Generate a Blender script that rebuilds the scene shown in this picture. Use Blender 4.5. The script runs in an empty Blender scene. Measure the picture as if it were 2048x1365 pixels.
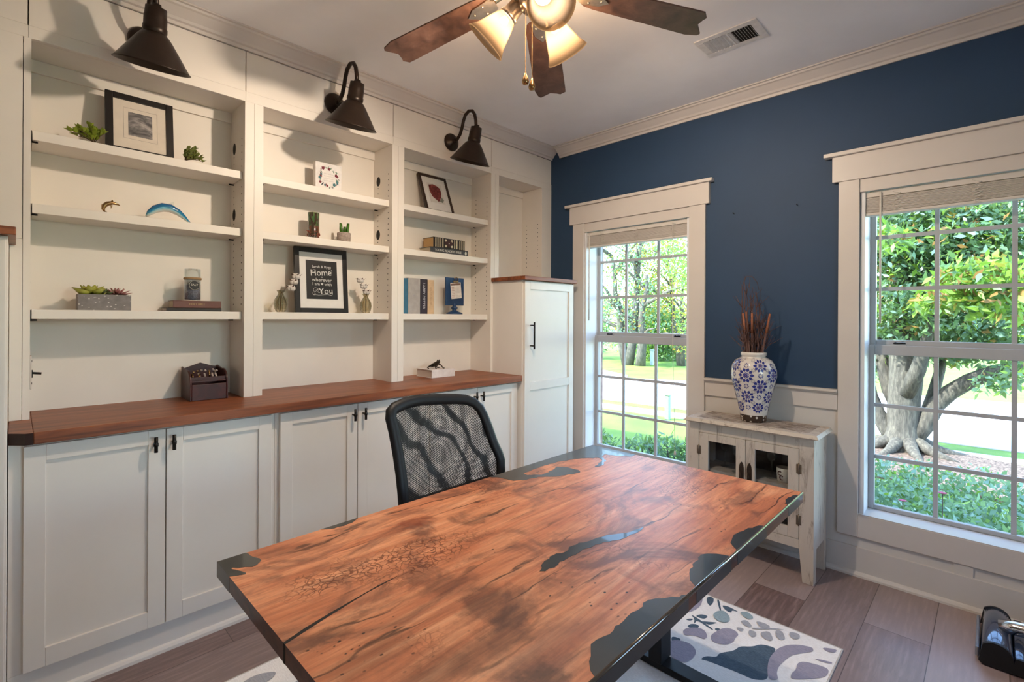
import bpy, math, random
import numpy as np
from mathutils import Vector, Matrix
random.seed(7)
SC = bpy.context.scene
COL = SC.collection
PI = math.pi
# ------------------------------------------------------------------ camera model
FPX, CXP, CYP, YAW, ROLL = 978.6546, 1024.0, 635.8731, 44.5552, 0.3
CAM = Vector((2.5961, -3.0909, 1.33))
_a = math.radians(YAW); _c = math.radians(ROLL)
_f = Vector((-math.sin(_a), math.cos(_a), 0)); _r = Vector((math.cos(_a), math.sin(_a), 0)); _u = Vector((0, 0, 1))
_R = _r*math.cos(_c) + _u*math.sin(_c); _U = _u*math.cos(_c) - _r*math.sin(_c)
def at(px, py, axis, val):
    """world point on the plane axis=val seen at photo pixel (px,py)"""
    d = _f + _R*((px-CXP)/FPX) - _U*((py-CYP)/FPX)
    i = 'xyz'.index(axis)
    return CAM + d*((val-CAM[i])/d[i])
# ------------------------------------------------------------------ mesh builder
class MB:
    def __init__(s): s.v = []; s.f = []; s.m = []; s.s = []
    def add(s, vs, fs, m=0, sm=False, M=None):
        o = len(s.v)
        s.v += [tuple(M @ Vector(p)) if M is not None else tuple(p) for p in vs]
        for q in fs:
            s.f.append([o+i for i in q]); s.m.append(m); s.s.append(sm)
        return s
    def box(s, x0, x1, y0, y1, z0, z1, m=0, M=None):
        if x0 > x1: x0, x1 = x1, x0
        if y0 > y1: y0, y1 = y1, y0
        if z0 > z1: z0, z1 = z1, z0
        v = [(x0,y0,z0),(x1,y0,z0),(x1,y1,z0),(x0,y1,z0),(x0,y0,z1),(x1,y0,z1),(x1,y1,z1),(x0,y1,z1)]
        return s.add(v, [(3,2,1,0),(4,5,6,7),(0,1,5,4),(1,2,6,5),(2,3,7,6),(3,0,4,7)], m, False, M)
    def prism(s, poly, axis, a, b, m=0, M=None, sm=False):
        n = len(poly)
        A = sum(poly[i][0]*poly[(i+1)%n][1]-poly[(i+1)%n][0]*poly[i][1] for i in range(n))
        if axis == 'y': A = -A
        if A < 0: poly = poly[::-1]
        if a > b: a, b = b, a
        def P(p, t): return {'x': (t, p[0], p[1]), 'y': (p[0], t, p[1]), 'z': (p[0], p[1], t)}[axis]
        v = [P(p, a) for p in poly] + [P(p, b) for p in poly]
        s.add(v, [tuple(range(n-1, -1, -1)), tuple(range(n, 2*n))], m, False, M)
        o = len(s.v)-2*n
        for i in range(n):
            j = (i+1) % n
            s.f.append([o+i, o+j, o+n+j, o+n+i]); s.m.append(m); s.s.append(sm)
        return s
    def tube(s, pts, r, n=10, m=0, cap=True, M=None, flat=None):
        pts = [Vector(p) for p in pts]; k = len(pts)
        rs = r if isinstance(r, (list, tuple)) else [r]*k
        vs = []; up = None
        for i, p in enumerate(pts):
            t = (pts[min(i+1, k-1)]-pts[max(i-1, 0)]).normalized()
            if up is None:
                up = Vector((0,0,1)) if abs(t.z) < .9 else Vector((1,0,0))
            a = t.cross(up).normalized(); b = a.cross(t).normalized(); up = b
            for j in range(n):
                w = 2*PI*j/n
                vs.append(p + a*math.cos(w)*rs[i]*(flat[0] if flat else 1) + b*math.sin(w)*rs[i]*(flat[1] if flat else 1))
        fs = []
        for i in range(k-1):
            for j in range(n):
                q = (j+1) % n
                fs.append((i*n+j, i*n+q, (i+1)*n+q, (i+1)*n+j))
        if cap: fs += [tuple(range(n-1, -1, -1)), tuple((k-1)*n+j for j in range(n))]
        return s.add(vs, fs, m, True, M)
    def lathe(s, prof, c=(0,0,0), n=32, m=0, M=None, sm=True):
        vs = []; k = len(prof)
        for r, z in prof:
            for j in range(n):
                w = 2*PI*j/n; vs.append((c[0]+r*math.cos(w), c[1]+r*math.sin(w), c[2]+z))
        fs = []
        for i in range(k-1):
            for j in range(n):
                q = (j+1) % n; fs.append((i*n+j, i*n+q, (i+1)*n+q, (i+1)*n+j))
        return s.add(vs, fs, m, sm, M)
    def ball(s, c, r, m=0, n=14, M=None):
        rx, ry, rz = r if isinstance(r, (tuple, list)) else (r, r, r)
        k = n//2; vs = []
        for i in range(k+1):
            t = PI*i/k
            for j in range(n):
                w = 2*PI*j/n
                vs.append((c[0]+rx*math.sin(t)*math.cos(w), c[1]+ry*math.sin(t)*math.sin(w), c[2]-rz*math.cos(t)))
        fs = []
        for i in range(k):
            for j in range(n):
                q = (j+1) % n; fs.append((i*n+j, i*n+q, (i+1)*n+q, (i+1)*n+j))
        return s.add(vs, fs, m, True, M)
    def poly(s, pts, m=0, M=None): return s.add(pts, [tuple(range(len(pts)))], m, False, M)
    def mesh(s, name, mats, org=(0,0,0)):
        me = bpy.data.meshes.new(name)
        me.from_pydata([(p[0]-org[0], p[1]-org[1], p[2]-org[2]) for p in s.v], [], s.f)
        for mt in (mats if isinstance(mats, (list, tuple)) else [mats]): me.materials.append(mt)
        me.polygons.foreach_set('material_index', s.m)
        me.polygons.foreach_set('use_smooth', s.s)
        me.update()
        return me
ORG = {}
def tag(o, label=None, cat=None, group=None, kind=None):
    if label: o['label'] = label
    if cat: o['category'] = cat
    if group: o['group'] = group
    if kind: o['kind'] = kind
    return o
def thing(name, label, cat, loc=(0,0,0), rot=(0,0,0), group=None, local=False):
    """Empty at the base; parts are given in world axes unless local=True"""
    o = bpy.data.objects.new(name, None); COL.objects.link(o)
    o.empty_display_size = .05
    o.location = loc; o.rotation_euler = rot
    ORG[o] = (0,0,0) if local else tuple(loc)
    return tag(o, label, cat, group)
def bevel(o, w, seg=2):
    b = o.modifiers.new('bevel', 'BEVEL'); b.width = w; b.segments = seg; b.limit_method = 'ANGLE'; b.angle_limit = .7
def part(name, mb, mats, parent, bev=0, label=None, kind=None):
    org = ORG[parent]
    o = bpy.data.objects.new(name, mb.mesh(name, mats, org)); COL.objects.link(o); o.parent = parent
    ORG[o] = org
    if bev: bevel(o, bev)
    if label: o['label'] = label
    if kind: o['kind'] = kind
    return o
def solo(name, mb, mats, label=None, cat=None, group=None, kind=None, bev=0, org=(0,0,0)):
    o = bpy.data.objects.new(name, mb.mesh(name, mats, org)); COL.objects.link(o); o.location = org
    ORG[o] = org
    if bev: bevel(o, bev)
    return tag(o, label, cat, group, kind)
def dup(root, loc, rot=None, label=None, group=None):
    r = root.copy(); COL.objects.link(r); r.location = loc
    if rot is not None: r.rotation_euler = rot
    if label: r['label'] = label
    if group: r['group'] = group
    for ch in list(root.children):
        c = ch.copy(); COL.objects.link(c); c.parent = r
        for g in list(ch.children):
            d = g.copy(); COL.objects.link(d); d.parent = c
    return r
def text_mb(body, size, M, mb=None, m=0, extrude=.0004, align='CENTER', sx=1.0):
    cu = bpy.data.curves.new('t', 'FONT'); cu.body = body; cu.size = size; cu.extrude = extrude
    cu.align_x = align; cu.align_y = 'CENTER'; cu.resolution_u = 3
    o = bpy.data.objects.new('t', cu); COL.objects.link(o)
    me = bpy.data.meshes.new_from_object(o.evaluated_get(bpy.context.evaluated_depsgraph_get()))
    mb = mb or MB()
    mb.add([(v.co.x*sx, v.co.y, v.co.z) for v in me.vertices], [tuple(p.vertices) for p in me.polygons], m, False, M)
    bpy.data.objects.remove(o); bpy.data.curves.remove(cu); bpy.data.meshes.remove(me)
    return mb
def face_x(x, y, z, roll=0):   # text plane facing +X, reading along +Y
    return Matrix.Translation((x, y, z)) @ Matrix(((0,0,1,0),(1,0,0,0),(0,1,0,0),(0,0,0,1))) @ Matrix.Rotation(roll, 4, 'Z')
def circ(cx, cy, r, n=16, sy=1): return [(cx+r*math.cos(2*PI*i/n), cy+r*sy*math.sin(2*PI*i/n)) for i in range(n)]
# ------------------------------------------------------------------ materials
class NT:
    def __init__(s, name):
        s.mat = bpy.data.materials.new(name); s.mat.use_nodes = True
        s.t = s.mat.node_tree; s.b = s.t.nodes['Principled BSDF']; s.out = s.t.nodes['Material Output']
    def n(s, typ, **kw):
        nd = s.t.nodes.new('ShaderNode'+typ)
        for k, v in kw.items():
            if k.startswith('i_'):
                key = k[2:]
                key = int(key) if key.isdigit() else key.replace('_', ' ')
                nd.inputs[key].default_value = v
            else: setattr(nd, k, v)
        return nd
    def l(s, a, b): s.t.links.new(a, b)
    def ramp(s, fac, stops):
        r = s.n('ValToRGB'); e = r.color_ramp.elements
        while len(e) < len(stops): e.new(.5)
        for el, (p, c) in zip(e, stops): el.position = p; el.color = (*c, 1) if len(c) == 3 else c
        s.l(fac, r.inputs[0]); return r.outputs[0]
    def coord(s, scale=(1,1,1), rot=(0,0,0), loc=(0,0,0)):
        tc = s.n('TexCoord'); mp = s.n('Mapping'); mp.inputs['Scale'].default_value = scale
        mp.inputs['Rotation'].default_value = rot; mp.inputs['Location'].default_value = loc
        s.l(tc.outputs['Object'], mp.inputs[0]); return mp.outputs[0]
    def noise(s, vec, scale, det=4, rough=.55, dist=0):
        nd = s.n('TexNoise'); nd.inputs['Scale'].default_value = scale; nd.inputs['Detail'].default_value = det
        nd.inputs['Roughness'].default_value = rough; nd.inputs['Distortion'].default_value = dist
        s.l(vec, nd.inputs['Vector']); return nd.outputs['Fac']
    def mix(s, fac, a, b, mode='MIX'):
        m = s.n('MixRGB'); m.blend_type = mode
        for inp, x in zip(m.inputs, (fac, a, b)):
            if isinstance(x, (int, float)): inp.default_value = x
            elif isinstance(x, tuple): inp.default_value = (*x, 1)
            else: s.l(x, inp)
        return m.outputs[0]
    def math(s, op, a, b=0.0):
        m = s.n('Math', operation=op)
        for inp, x in zip(m.inputs, (a, b)):
            if isinstance(x, (int, float)): inp.default_value = x
            else: s.l(x, inp)
        return m.outputs[0]
    def base(s, x): s.l(x, s.b.inputs['Base Color'])
    def bump(s, h, st=.2, d=.01):
        b = s.n('Bump'); b.inputs['Strength'].default_value = st; b.inputs['Distance'].default_value = d
        s.l(h, b.inputs['Height']); s.l(b.outputs[0], s.b.inputs['Normal'])
def lin(r, g, b):
    f = lambda c: (c/255/12.92) if c <= 10 else ((c/255+.055)/1.055)**2.4
    return (f(r), f(g), f(b))
def mat(name, col, rough=.5, metal=0, var=.06, vs=30, spec=.5, coat=0, bump=0, sub=0, trans=0, ior=1.45, emit=0, scale=(1,1,1)):
    t = NT(name); b = t.b
    b.inputs['Roughness'].default_value = rough; b.inputs['Metallic'].default_value = metal
    b.inputs['Specular IOR Level'].default_value = spec; b.inputs['Coat Weight'].default_value = coat
    b.inputs['Transmission Weight'].default_value = trans; b.inputs['IOR'].default_value = ior
    vec = t.coord(scale); nf = t.noise(vec, vs)
    c2 = tuple(max(0, c*(1-2.2*var)) for c in col); c1 = tuple(min(1, c*(1+1.2*var)) for c in col)
    t.base(t.ramp(nf, [(.3, c2), (.7, c1)]))
    if bump: t.bump(nf, bump, .003)
    if emit: b.inputs['Emission Color'].default_value = (*col, 1); b.inputs['Emission Strength'].default_value = emit
    return t.mat
def wood(name, dark, mid, light, stretch=(14, 1.2, 14), rough=.4, coat=0, sc=1.6, bump=.08):
    t = NT(name); v = t.coord(stretch)
    a = t.noise(v, sc, 6, .6, .6); f = t.noise(v, sc*7, 5, .6)
    c = t.ramp(a, [(.3, dark), (.5, mid), (.72, light)])
    c2 = t.mix(t.math('MULTIPLY', f, .55), c, dark)
    t.base(c2); t.b.inputs['Roughness'].default_value = rough; t.b.inputs['Coat Weight'].default_value = coat
    t.bump(f, bump, .002); return t.mat
M = {}
WHITE = (.76, .705, .635)
M['paint'] = mat('white_paint', WHITE, .45, var=.012, vs=6, bump=.02)
M['trim'] = mat('shaded_trim_paint', (.64, .59, .545), .38, var=.012, vs=6)  # the room's white paint, darkened to stand in for backlit shade
M['wainscot'] = mat('shaded_wainscot_paint', (.63, .595, .555), .42, var=.012, vs=6)  # same white paint with the wainscot's shade worked into the colour
M['door'] = mat('cabinet_door_paint', (.75, .705, .65), .33, var=.01, vs=5)
M['ceil'] = mat('ceiling_paint', (.90, .89, .89), .8, var=.015, vs=4)
M['navy'] = mat('navy_paint', (.020, .052, .108), .62, var=.03, vs=4, bump=.02)
M['drywall'] = mat('plain_wall_paint', (.62, .60, .57), .7, var=.02, vs=4)
M['dark'] = mat('dark_hole', (.012, .01, .009), .8)
M['bronze'] = mat('oil_rubbed_bronze', (.030, .018, .012), .36, .45, var=.12, vs=14)
M['black'] = mat('black_metal', (.014, .013, .013), .35, .6)
M['blackplastic'] = mat('black_plastic', (.009, .009, .010), .5, spec=.35)
M['counter'] = wood('walnut_countertop', lin(86,42,20), lin(146,80,42), lin(178,106,62), (16, 1.1, 16), .42, 0)
M['counter_end'] = wood('walnut_end_grain', lin(30,14,10), lin(48,24,18), lin(66,36,26), (9, 9, 9), .4)
M['vinyl'] = mat('backlit_vinyl', (.44,.445,.46), .4, var=.01, vs=5)  # white vinyl greyed so the sashes look backlit; the jamb stays white
M['jamb'] = mat('white_jamb', (.74,.75,.77), .4, var=.01, vs=5)
M['blind'] = mat('blind_slat', (.66, .61, .56), .5, var=.02, vs=8)
M['cord'] = mat('white_cord', (.72, .68, .62), .7)
def glassmat(name, tint=(1,1,1), refl=.08, rough=.0):
    t = NT(name); tr = t.n('BsdfTransparent'); tr.inputs[0].default_value = (*tint, 1)
    gl = t.n('BsdfGlossy'); gl.inputs['Roughness'].default_value = rough; gl.inputs[0].default_value = (.9,.95,1,1)
    fr = t.n('LayerWeight'); fr.inputs['Blend'].default_value = .25
    mx = t.n('MixShader'); t.l(t.math('MINIMUM', t.math('MULTIPLY', fr.outputs['Fresnel'], refl*4), refl*2.2), mx.inputs[0])
    t.l(tr.outputs[0], mx.inputs[1]); t.l(gl.outputs[0], mx.inputs[2]); t.l(mx.outputs[0], t.out.inputs[0])
    return t.mat
M['pane'] = glassmat('window_glass', (.93,.97,.97), .09)
M['cabglass'] = glassmat('cabinet_glass', (.9,.93,.95), .1)
M['vaseglass'] = glassmat('smoky_green_glass', (.80,.77,.68), .18)
M['clear'] = glassmat('clear_glass', (.93,.95,.95), .14)
# hardwood floor: planks run along Y, 0.2255 m wide
def floor_mat():
    t = NT('plank_floor'); tc = t.n('TexCoord'); sp = t.n('SeparateXYZ'); t.l(tc.outputs['Object'], sp.inputs[0])
    cb = t.n('CombineXYZ'); t.l(t.math('ADD', sp.outputs[1], 8.56), cb.inputs[0]); t.l(t.math('ADD', sp.outputs[0], .0625), cb.inputs[1])
    br = t.n('TexBrick'); br.offset = .37; br.offset_frequency = 2
    for k, v in (('Scale', 1), ('Mortar Size', .0016), ('Brick Width', 1.22), ('Row Height', .2255), ('Bias', 0), ('Mortar Smooth', .3)): br.inputs[k].default_value = v
    br.inputs['Color1'].default_value = (0,0,0,1); br.inputs['Color2'].default_value = (1,1,1,1); br.inputs['Mortar'].default_value = (.5,.5,.5,1)
    t.l(cb.outputs[0], br.inputs['Vector'])
    rnd = t.n('SeparateColor'); t.l(br.outputs['Color'], rnd.inputs[0])
    # grain coordinates offset per plank
    off = t.n('VectorMath', operation='MULTIPLY_ADD'); t.l(tc.outputs['Object'], off.inputs[0]); off.inputs[1].default_value = (9, 1.0, 1)
    mul = t.n('CombineXYZ'); t.l(t.math('MULTIPLY', rnd.outputs[0], 31.0), mul.inputs[0]); t.l(t.math('MULTIPLY', rnd.outputs[0], 17.0), mul.inputs[1])
    t.l(mul.outputs[0], off.inputs[2])
    a = t.noise(off.outputs[0], 1.3, 5, .6, 1.6); f = t.noise(off.outputs[0], 9, 5, .65, .5)
    wv = t.n('TexWave', wave_type='RINGS', rings_direction='Y'); wv.inputs['Scale'].default_value = 1.3; wv.inputs['Distortion'].default_value = 7; wv.inputs['Detail'].default_value = 3; wv.inputs['Detail Scale'].default_value = 1.4
    t.l(off.outputs[0], wv.inputs[0])
    c = t.ramp(a, [(.28, lin(86,62,56)), (.5, lin(126,98,92)), (.75, lin(152,124,118))])
    c = t.mix(t.ramp(f, [(.40, (0,0,0)), (.66, (.8,.8,.8))]), c, lin(74,52,47))
    c = t.mix(t.math('MULTIPLY', wv.outputs['Fac'], .55), c, lin(84,60,54))
    c = t.mix(t.math('MULTIPLY', rnd.outputs[0], .62), c, lin(186,168,164))
    c = t.mix(t.math('MULTIPLY', br.outputs['Fac'], .75), c, lin(52,36,34))
    t.base(c); t.b.inputs['Roughness'].default_value = .36
    t.bump(t.math('SUBTRACT', f, br.outputs['Fac']), .10, .002); return t.mat
M['floor'] = floor_mat()
_bp = [((965,1205),.06,.10,.85,(70,40,34)),((900,1170),.05,.09,.75,(84,48,38)),((1015,1235),.05,.08,.8,(64,38,34)),((1110,1295),.06,.16,.6,(104,72,66)),((1000,1270),.05,.07,.7,(78,46,38)),((835,1045),.035,.06,.8,(120,52,28)),((620,1095),.05,.10,.55,(104,58,40)),((540,1115),.03,.06,.5,(96,56,40)),((950,1320),.05,.09,.55,(84,50,38)),((880,1345),.06,.08,.6,(70,40,30)),((740,1320),.05,.09,.5,(92,54,38)),((960,1040),.03,.07,.7,(70,42,32)),((1490,1000),.04,.10,.7,(60,34,26)),((680,1260),.02,.08,.6,(74,42,30)),((1390,950),.03,.06,.5,(96,58,46)),((1090,1345),.04,.05,.7,(50,28,22))]
BLOTCH = [(*at(px, py, 'z', .76)[:2], rx_, ry_, am, co_) for (px, py), rx_, ry_, am, co_ in _bp]
def desk_mat():
    t = NT('spalted_maple_slab'); v = t.coord((1,1,1)); vs = t.coord((8, .9, 8)); vf = t.coord((46, 4.5, 46))
    warp = t.noise(v, 2.2, 3, .5, 1.2)
    a = t.noise(vs, 1.7, 7, .62, 1.4)
    c = t.ramp(a, [(.22, lin(126,70,44)), (.42, lin(184,112,76)), (.6, lin(208,142,102)), (.8, lin(222,170,132))])
    f = t.noise(vf, 2.0, 5, .65, .4)
    c = t.mix(t.ramp(f, [(.42, (.0,.0,.0)), (.75, (.55,.55,.55))]), c, lin(98,58,42))
    # spalted brown clouds
    cl = t.noise(t.coord((2.6, 1.5, 1), loc=(3.1,1.7,0)), 2.1, 6, .62, 1.1)
    c = t.mix(t.ramp(cl, [(.50, (0,0,0)), (.63, (.8,.8,.8))]), c, lin(96,60,48))
    # dark ink lines
    wv = t.n('TexWave', wave_type='BANDS', bands_direction='X'); wv.inputs['Scale'].default_value = 1.1; wv.inputs['Distortion'].default_value = 9; wv.inputs['Detail'].default_value = 5; wv.inputs['Detail Scale'].default_value = 1.1; wv.inputs['Detail Roughness'].default_value = .62
    t.l(t.coord((3.2, .8, 1)), wv.inputs[0])
    ln = t.ramp(wv.outputs['Fac'], [(.0, (.85,.85,.85)), (.018, (0,0,0))])
    ln = t.mix(1, ln, t.ramp(t.noise(v, 4.0, 2), [(.45, (0,0,0)), (.6, (1,1,1))]), 'MULTIPLY')
    c = t.mix(ln, c, lin(44,22,14))
    # burl eyes and worm holes
    vo = t.n('TexVoronoi', feature='F1'); vo.inputs['Scale'].default_value = 58; t.l(t.coord((1, .72, 1)), vo.inputs['Vector'])
    hole = t.ramp(vo.outputs['Distance'], [(.10, (1,1,1)), (.17, (0,0,0))])
    hm = t.ramp(t.noise(t.coord((1.2,1,1), loc=(.4,5.3,0)), 3.4, 3), [(.5, (0,0,0)), (.6, (1,1,1))])
    c = t.mix(t.mix(1, hole, hm, 'MULTIPLY'), c, lin(30,15,10))
    vo2 = t.n('TexVoronoi', feature='DISTANCE_TO_EDGE'); vo2.inputs['Scale'].default_value = 62
    wvec = t.n('VectorMath', operation='ADD'); t.l(t.coord((1,.8,1)), wvec.inputs[0])
    nv = t.n('TexNoise'); nv.inputs['Scale'].default_value = 30; t.l(v, nv.inputs['Vector'])
    scv = t.n('VectorMath', operation='SCALE'); scv.inputs['Scale'].default_value = .035; t.l(nv.outputs['Color'], scv.inputs[0]); t.l(scv.outputs[0], wvec.inputs[1])
    t.l(wvec.outputs[0], vo2.inputs['Vector'])
    bl = t.ramp(vo2.outputs['Distance'], [(.03, (.8,.8,.8)), (.10, (0,0,0))])
    bm = t.ramp(t.noise(t.coord((1.5,1.0,1), loc=(7.7,2.2,0)), 2.6, 3), [(.56, (0,0,0)), (.66, (1,1,1))])
    c = t.mix(t.mix(1, bl, bm, 'MULTIPLY'), c, lin(92,46,28))
    nw = t.n('TexNoise'); nw.inputs['Scale'].default_value = 9; nw.inputs['Detail'].default_value = 5; nw.inputs['Roughness'].default_value = .7; t.l(v, nw.inputs['Vector'])
    wa = t.n('VectorMath', operation='MULTIPLY_ADD'); t.l(nw.outputs['Color'], wa.inputs[0]); wa.inputs[1].default_value = (.13,.22,0)
    t.l(v, wa.inputs[2])
    for bx_, by_, rx_, ry_, amt, colr in BLOTCH:
        sb = t.n('VectorMath', operation='SUBTRACT'); t.l(wa.outputs[0], sb.inputs[0]); sb.inputs[1].default_value = (bx_-1.7325+.065, by_+2.015+.11, 0)
        ml = t.n('VectorMath', operation='MULTIPLY'); t.l(sb.outputs[0], ml.inputs[0]); ml.inputs[1].default_value = (1/rx_, 1/ry_, 0)
        ln_ = t.n('VectorMath', operation='LENGTH'); t.l(ml.outputs[0], ln_.inputs[0])
        mk = t.ramp(ln_.outputs['Value'], [(.45, (amt,)*3), (1.0, (0,0,0))])
        c = t.mix(t.mix(1, mk, t.ramp(t.noise(vf, 1.4, 5, .7), [(.3, (.55,.55,.55)), (.7, (1,1,1))]), 'MULTIPLY'), c, lin(*colr))
    t.base(c); t.b.inputs['Roughness'].default_value = .38; t.b.inputs['Specular IOR Level'].default_value = .42
    t.b.inputs['Coat Weight'].default_value = .12; t.b.inputs['Coat Roughness'].default_value = .34
    t.bump(f, .03, .001); return t.mat
M['desk'] = desk_mat()
M['deskedge'] = wood('slab_edge_wood', lin(44,22,13), lin(84,44,26), lin(112,62,38), (14, 1.4, 30), .35, .3)
M['resin'] = mat('charcoal_resin', (.022, .025, .026), .34, var=.1, vs=12, spec=.6, coat=.4)
def distressed(name, c1, c2, c3, th=(.52,.66), stretch=(3, 3, .6)):
    t = NT(name); v = t.coord(stretch)
    a = t.noise(v, 9, 7, .7, .5); g = t.noise(t.coord((26, 26, 2.2)), 2.2, 4)
    c = t.mix(t.math('MULTIPLY', g, .35), c1, c2)
    c = t.mix(t.ramp(a, [(th[0], (0,0,0)), (th[1], (.8,.8,.8))]), c, c3)
    t.base(c); t.b.inputs['Roughness'].default_value = .62; t.bump(a, .15, .002); return t.mat
M['distress'] = distressed('chalky_distressed_white', (.60,.53,.45), (.40,.33,.255), (.15,.10,.07), (.54,.70))
M['distress_top'] = distressed('worn_plank_top', (.47,.40,.34), (.28,.21,.165), (.09,.055,.04), (.47,.58), (1.6, 8, 8))
M['cabinside'] = wood('dark_cabinet_interior', lin(40,28,24), lin(70,52,44), lin(96,76,64), (2, 8, 8), .55)
M['seatfabric'] = mat('black_fabric', (.012,.012,.013), .85, vs=300, bump=.2)
def mesh_mat(name, ang, dens=560, thr=-.25, folds=False):
    t = NT(name); tc = t.n('TexCoord'); mp = t.n('Mapping'); mp.inputs['Rotation'].default_value = (ang, 0, 0)
    t.l(tc.outputs['Object'], mp.inputs[0]); sp = t.n('SeparateXYZ'); t.l(mp.outputs[0], sp.inputs[0])
    a = t.math('SINE', t.math('MULTIPLY', sp.outputs[1], dens*2)); b = t.math('SINE', t.math('MULTIPLY', sp.outputs[2], dens*2))
    lim = thr
    if folds:       # gathered cloth: the weave is denser where the cover bunches up
        wv = t.n('TexWave', wave_type='BANDS', bands_direction='DIAGONAL'); wv.inputs['Scale'].default_value = 4.6; wv.inputs['Distortion'].default_value = 6.0; wv.inputs['Detail'].default_value = 1.0; wv.inputs['Detail Scale'].default_value = 1.1
        t.l(tc.outputs['Object'], wv.inputs[0])
        lim = t.math('ADD', t.math('MULTIPLY', t.ramp(wv.outputs['Fac'], [(.72, (0,0,0)), (.95, (1,1,1))]), 2.0), thr)
    h = t.math('GREATER_THAN', t.math('ADD', a, b), lim)
    tr = t.n('BsdfTransparent'); mx = t.n('MixShader')
    t.l(h, mx.inputs[0]); t.l(t.b.outputs[0], mx.inputs[1]); t.l(tr.outputs[0], mx.inputs[2]); t.l(mx.outputs[0], t.out.inputs[0])
    t.b.inputs['Base Color'].default_value = (.012,.012,.012,1); t.b.inputs['Roughness'].default_value = .6
    return t.mat
M['mesh'] = mesh_mat('chair_mesh', .7, 560, -.1); M['mesh2'] = mesh_mat('chair_mesh_cover', .62, 545, -.1, True)
M['nickel'] = mat('brushed_nickel', (.50,.42,.34), .3, 1, vs=60)
M['chrome'] = mat('chrome', (.8,.8,.82), .08, 1)
M['brass'] = mat('antique_brass', (.36,.22,.10), .25, 1)
M['blade'] = wood('dark_fan_blade', lin(48,31,25), lin(80,55,45), lin(104,76,63), (9,9,9), .42)
def shade_mat():
    t = NT('frosted_shade'); tl = t.n('BsdfTranslucent'); tl.inputs[0].default_value = (.034,.0235,.0145,1)
    df = t.n('BsdfDiffuse'); df.inputs[0].default_value = (.018,.013,.009,1)
    tr = t.n('BsdfTransparent'); tr.inputs[0].default_value = (1,.90,.78,1)
    m1 = t.n('MixShader'); m1.inputs[0].default_value = .35; t.l(tl.outputs[0], m1.inputs[1]); t.l(df.outputs[0], m1.inputs[2])
    m2 = t.n('MixShader'); m2.inputs[0].default_value = .27; t.l(m1.outputs[0], m2.inputs[1]); t.l(tr.outputs[0], m2.inputs[2])
    t.l(m2.outputs[0], t.out.inputs[0]); return t.mat
M['shade'] = shade_mat()
M['bulb'] = mat('lit_bulb', (1,.82,.6), .5, emit=5)
M['ventwhite'] = mat('vent_white', (.72,.70,.68), .45)
def leafmat(name, c1, c2, tr=.35, rough=.4):
    t = NT(name); nf = t.noise(t.coord(), 2.3, 3)
    c = t.ramp(nf, [(.35, c1), (.65, c2)]); t.base(c); t.b.inputs['Roughness'].default_value = rough
    tl = t.n('BsdfTranslucent'); t.l(t.mix(.5, c, (.5,.75,.08)), tl.inputs[0])
    mx = t.n('MixShader'); mx.inputs[0].default_value = tr; t.l(t.b.outputs[0], mx.inputs[1]); t.l(tl.outputs[0], mx.inputs[2]); t.l(mx.outputs[0], t.out.inputs[0])
    return t.mat
# ================================================================== SETTING
CEIL = 2.70
XR, YF = 3.95, -4.55          # far walls behind and beside the camera
solo('floor', MB().box(-.24, XR, YF, 0, -.06, 0), M['floor'], kind='structure')
solo('ceiling', MB().box(-.24, XR+.2, YF-.2, .2, CEIL, CEIL+.15), M['ceil'], kind='structure')
M['brick'] = mat('exterior_brick', (.36,.22,.19), .85, var=.2, vs=18, bump=.3)
M['roof'] = mat('roof_shingle', (.10,.09,.085), .9, var=.2, vs=40)
solo('roof', MB().prism([(-9, CEIL+.16), (-9, CEIL+.30), (-2, 4.6), (XR+.55, CEIL+.30), (XR+.55, CEIL+.16)], 'y', -9, .75), M['roof'], kind='structure')
# window openings in the blue wall (x0, x1, z0, z1)
W1 = (.335, 1.180, .317, 2.055); W2 = (2.099, 2.945, .317, 2.055)
wb = MB()
def wall_cut(mb, y0, y1, x0, x1, z0, z1, openings, m):
    xs = x0
    for a, b, c, d in openings:
        mb.box(xs, a, y0, y1, z0, z1, m); mb.box(a, b, y0, y1, z0, c, m); mb.box(a, b, y0, y1, d, z1, m); xs = b
    mb.box(xs, x1, y0, y1, z0, z1, m)
wall_cut(wb, 0, .20, -.24, XR+.2, -.06, CEIL, [W1, W2], 0)
solo('wall_back', wb, M['navy'], kind='structure')
wo = MB(); wall_cut(wo, .2005, .31, -9, XR+.3, -.7, CEIL+.15, [(W1[0]-.035, W1[1]+.01, .28, 2.09), (W2[0]-.01, W2[1]+.01, .28, 2.09)], 0)
solo('wall_exterior', wo, M['brick'], kind='structure')
solo('wall_left', MB().box(-.44, -.24, YF-.2, 0, -.06, CEIL), M['paint'], kind='structure')
RY_ = (-2.5, -1.25, .75, 2.06)  # opening for an added window that brings in extra daylight
solo('wall_right', MB().box(XR, XR+.2, YF-.2, RY_[0], -.06, CEIL).box(XR, XR+.2, RY_[1], -.0005, -.06, CEIL).box(XR, XR+.2, RY_[0], RY_[1], -.06, RY_[2]).box(XR, XR+.2, RY_[0], RY_[1], RY_[3], CEIL), M['drywall'], kind='structure')
solo('wall_front', MB().box(-.24, XR, YF-.2, YF, -.06, CEIL), M['drywall'], kind='structure')
# crown moulding
cp = [(0,2.622),(.010,2.622),(.012,2.636),(.022,2.640),(.028,2.650),(.062,2.680),(.072,2.684),(.076,2.692),(.088,2.693),(.088,2.6995),(0,2.6995)]
solo('trim_1', MB().prism([(x+.0005, z) for x, z in cp], 'y', YF, -.0005), M['trim'], kind='structure')
solo('trim_2', MB().prism([(-y-.0005, z) for y, z in cp], 'x', .0895, XR), M['trim'], kind='structure')
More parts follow.
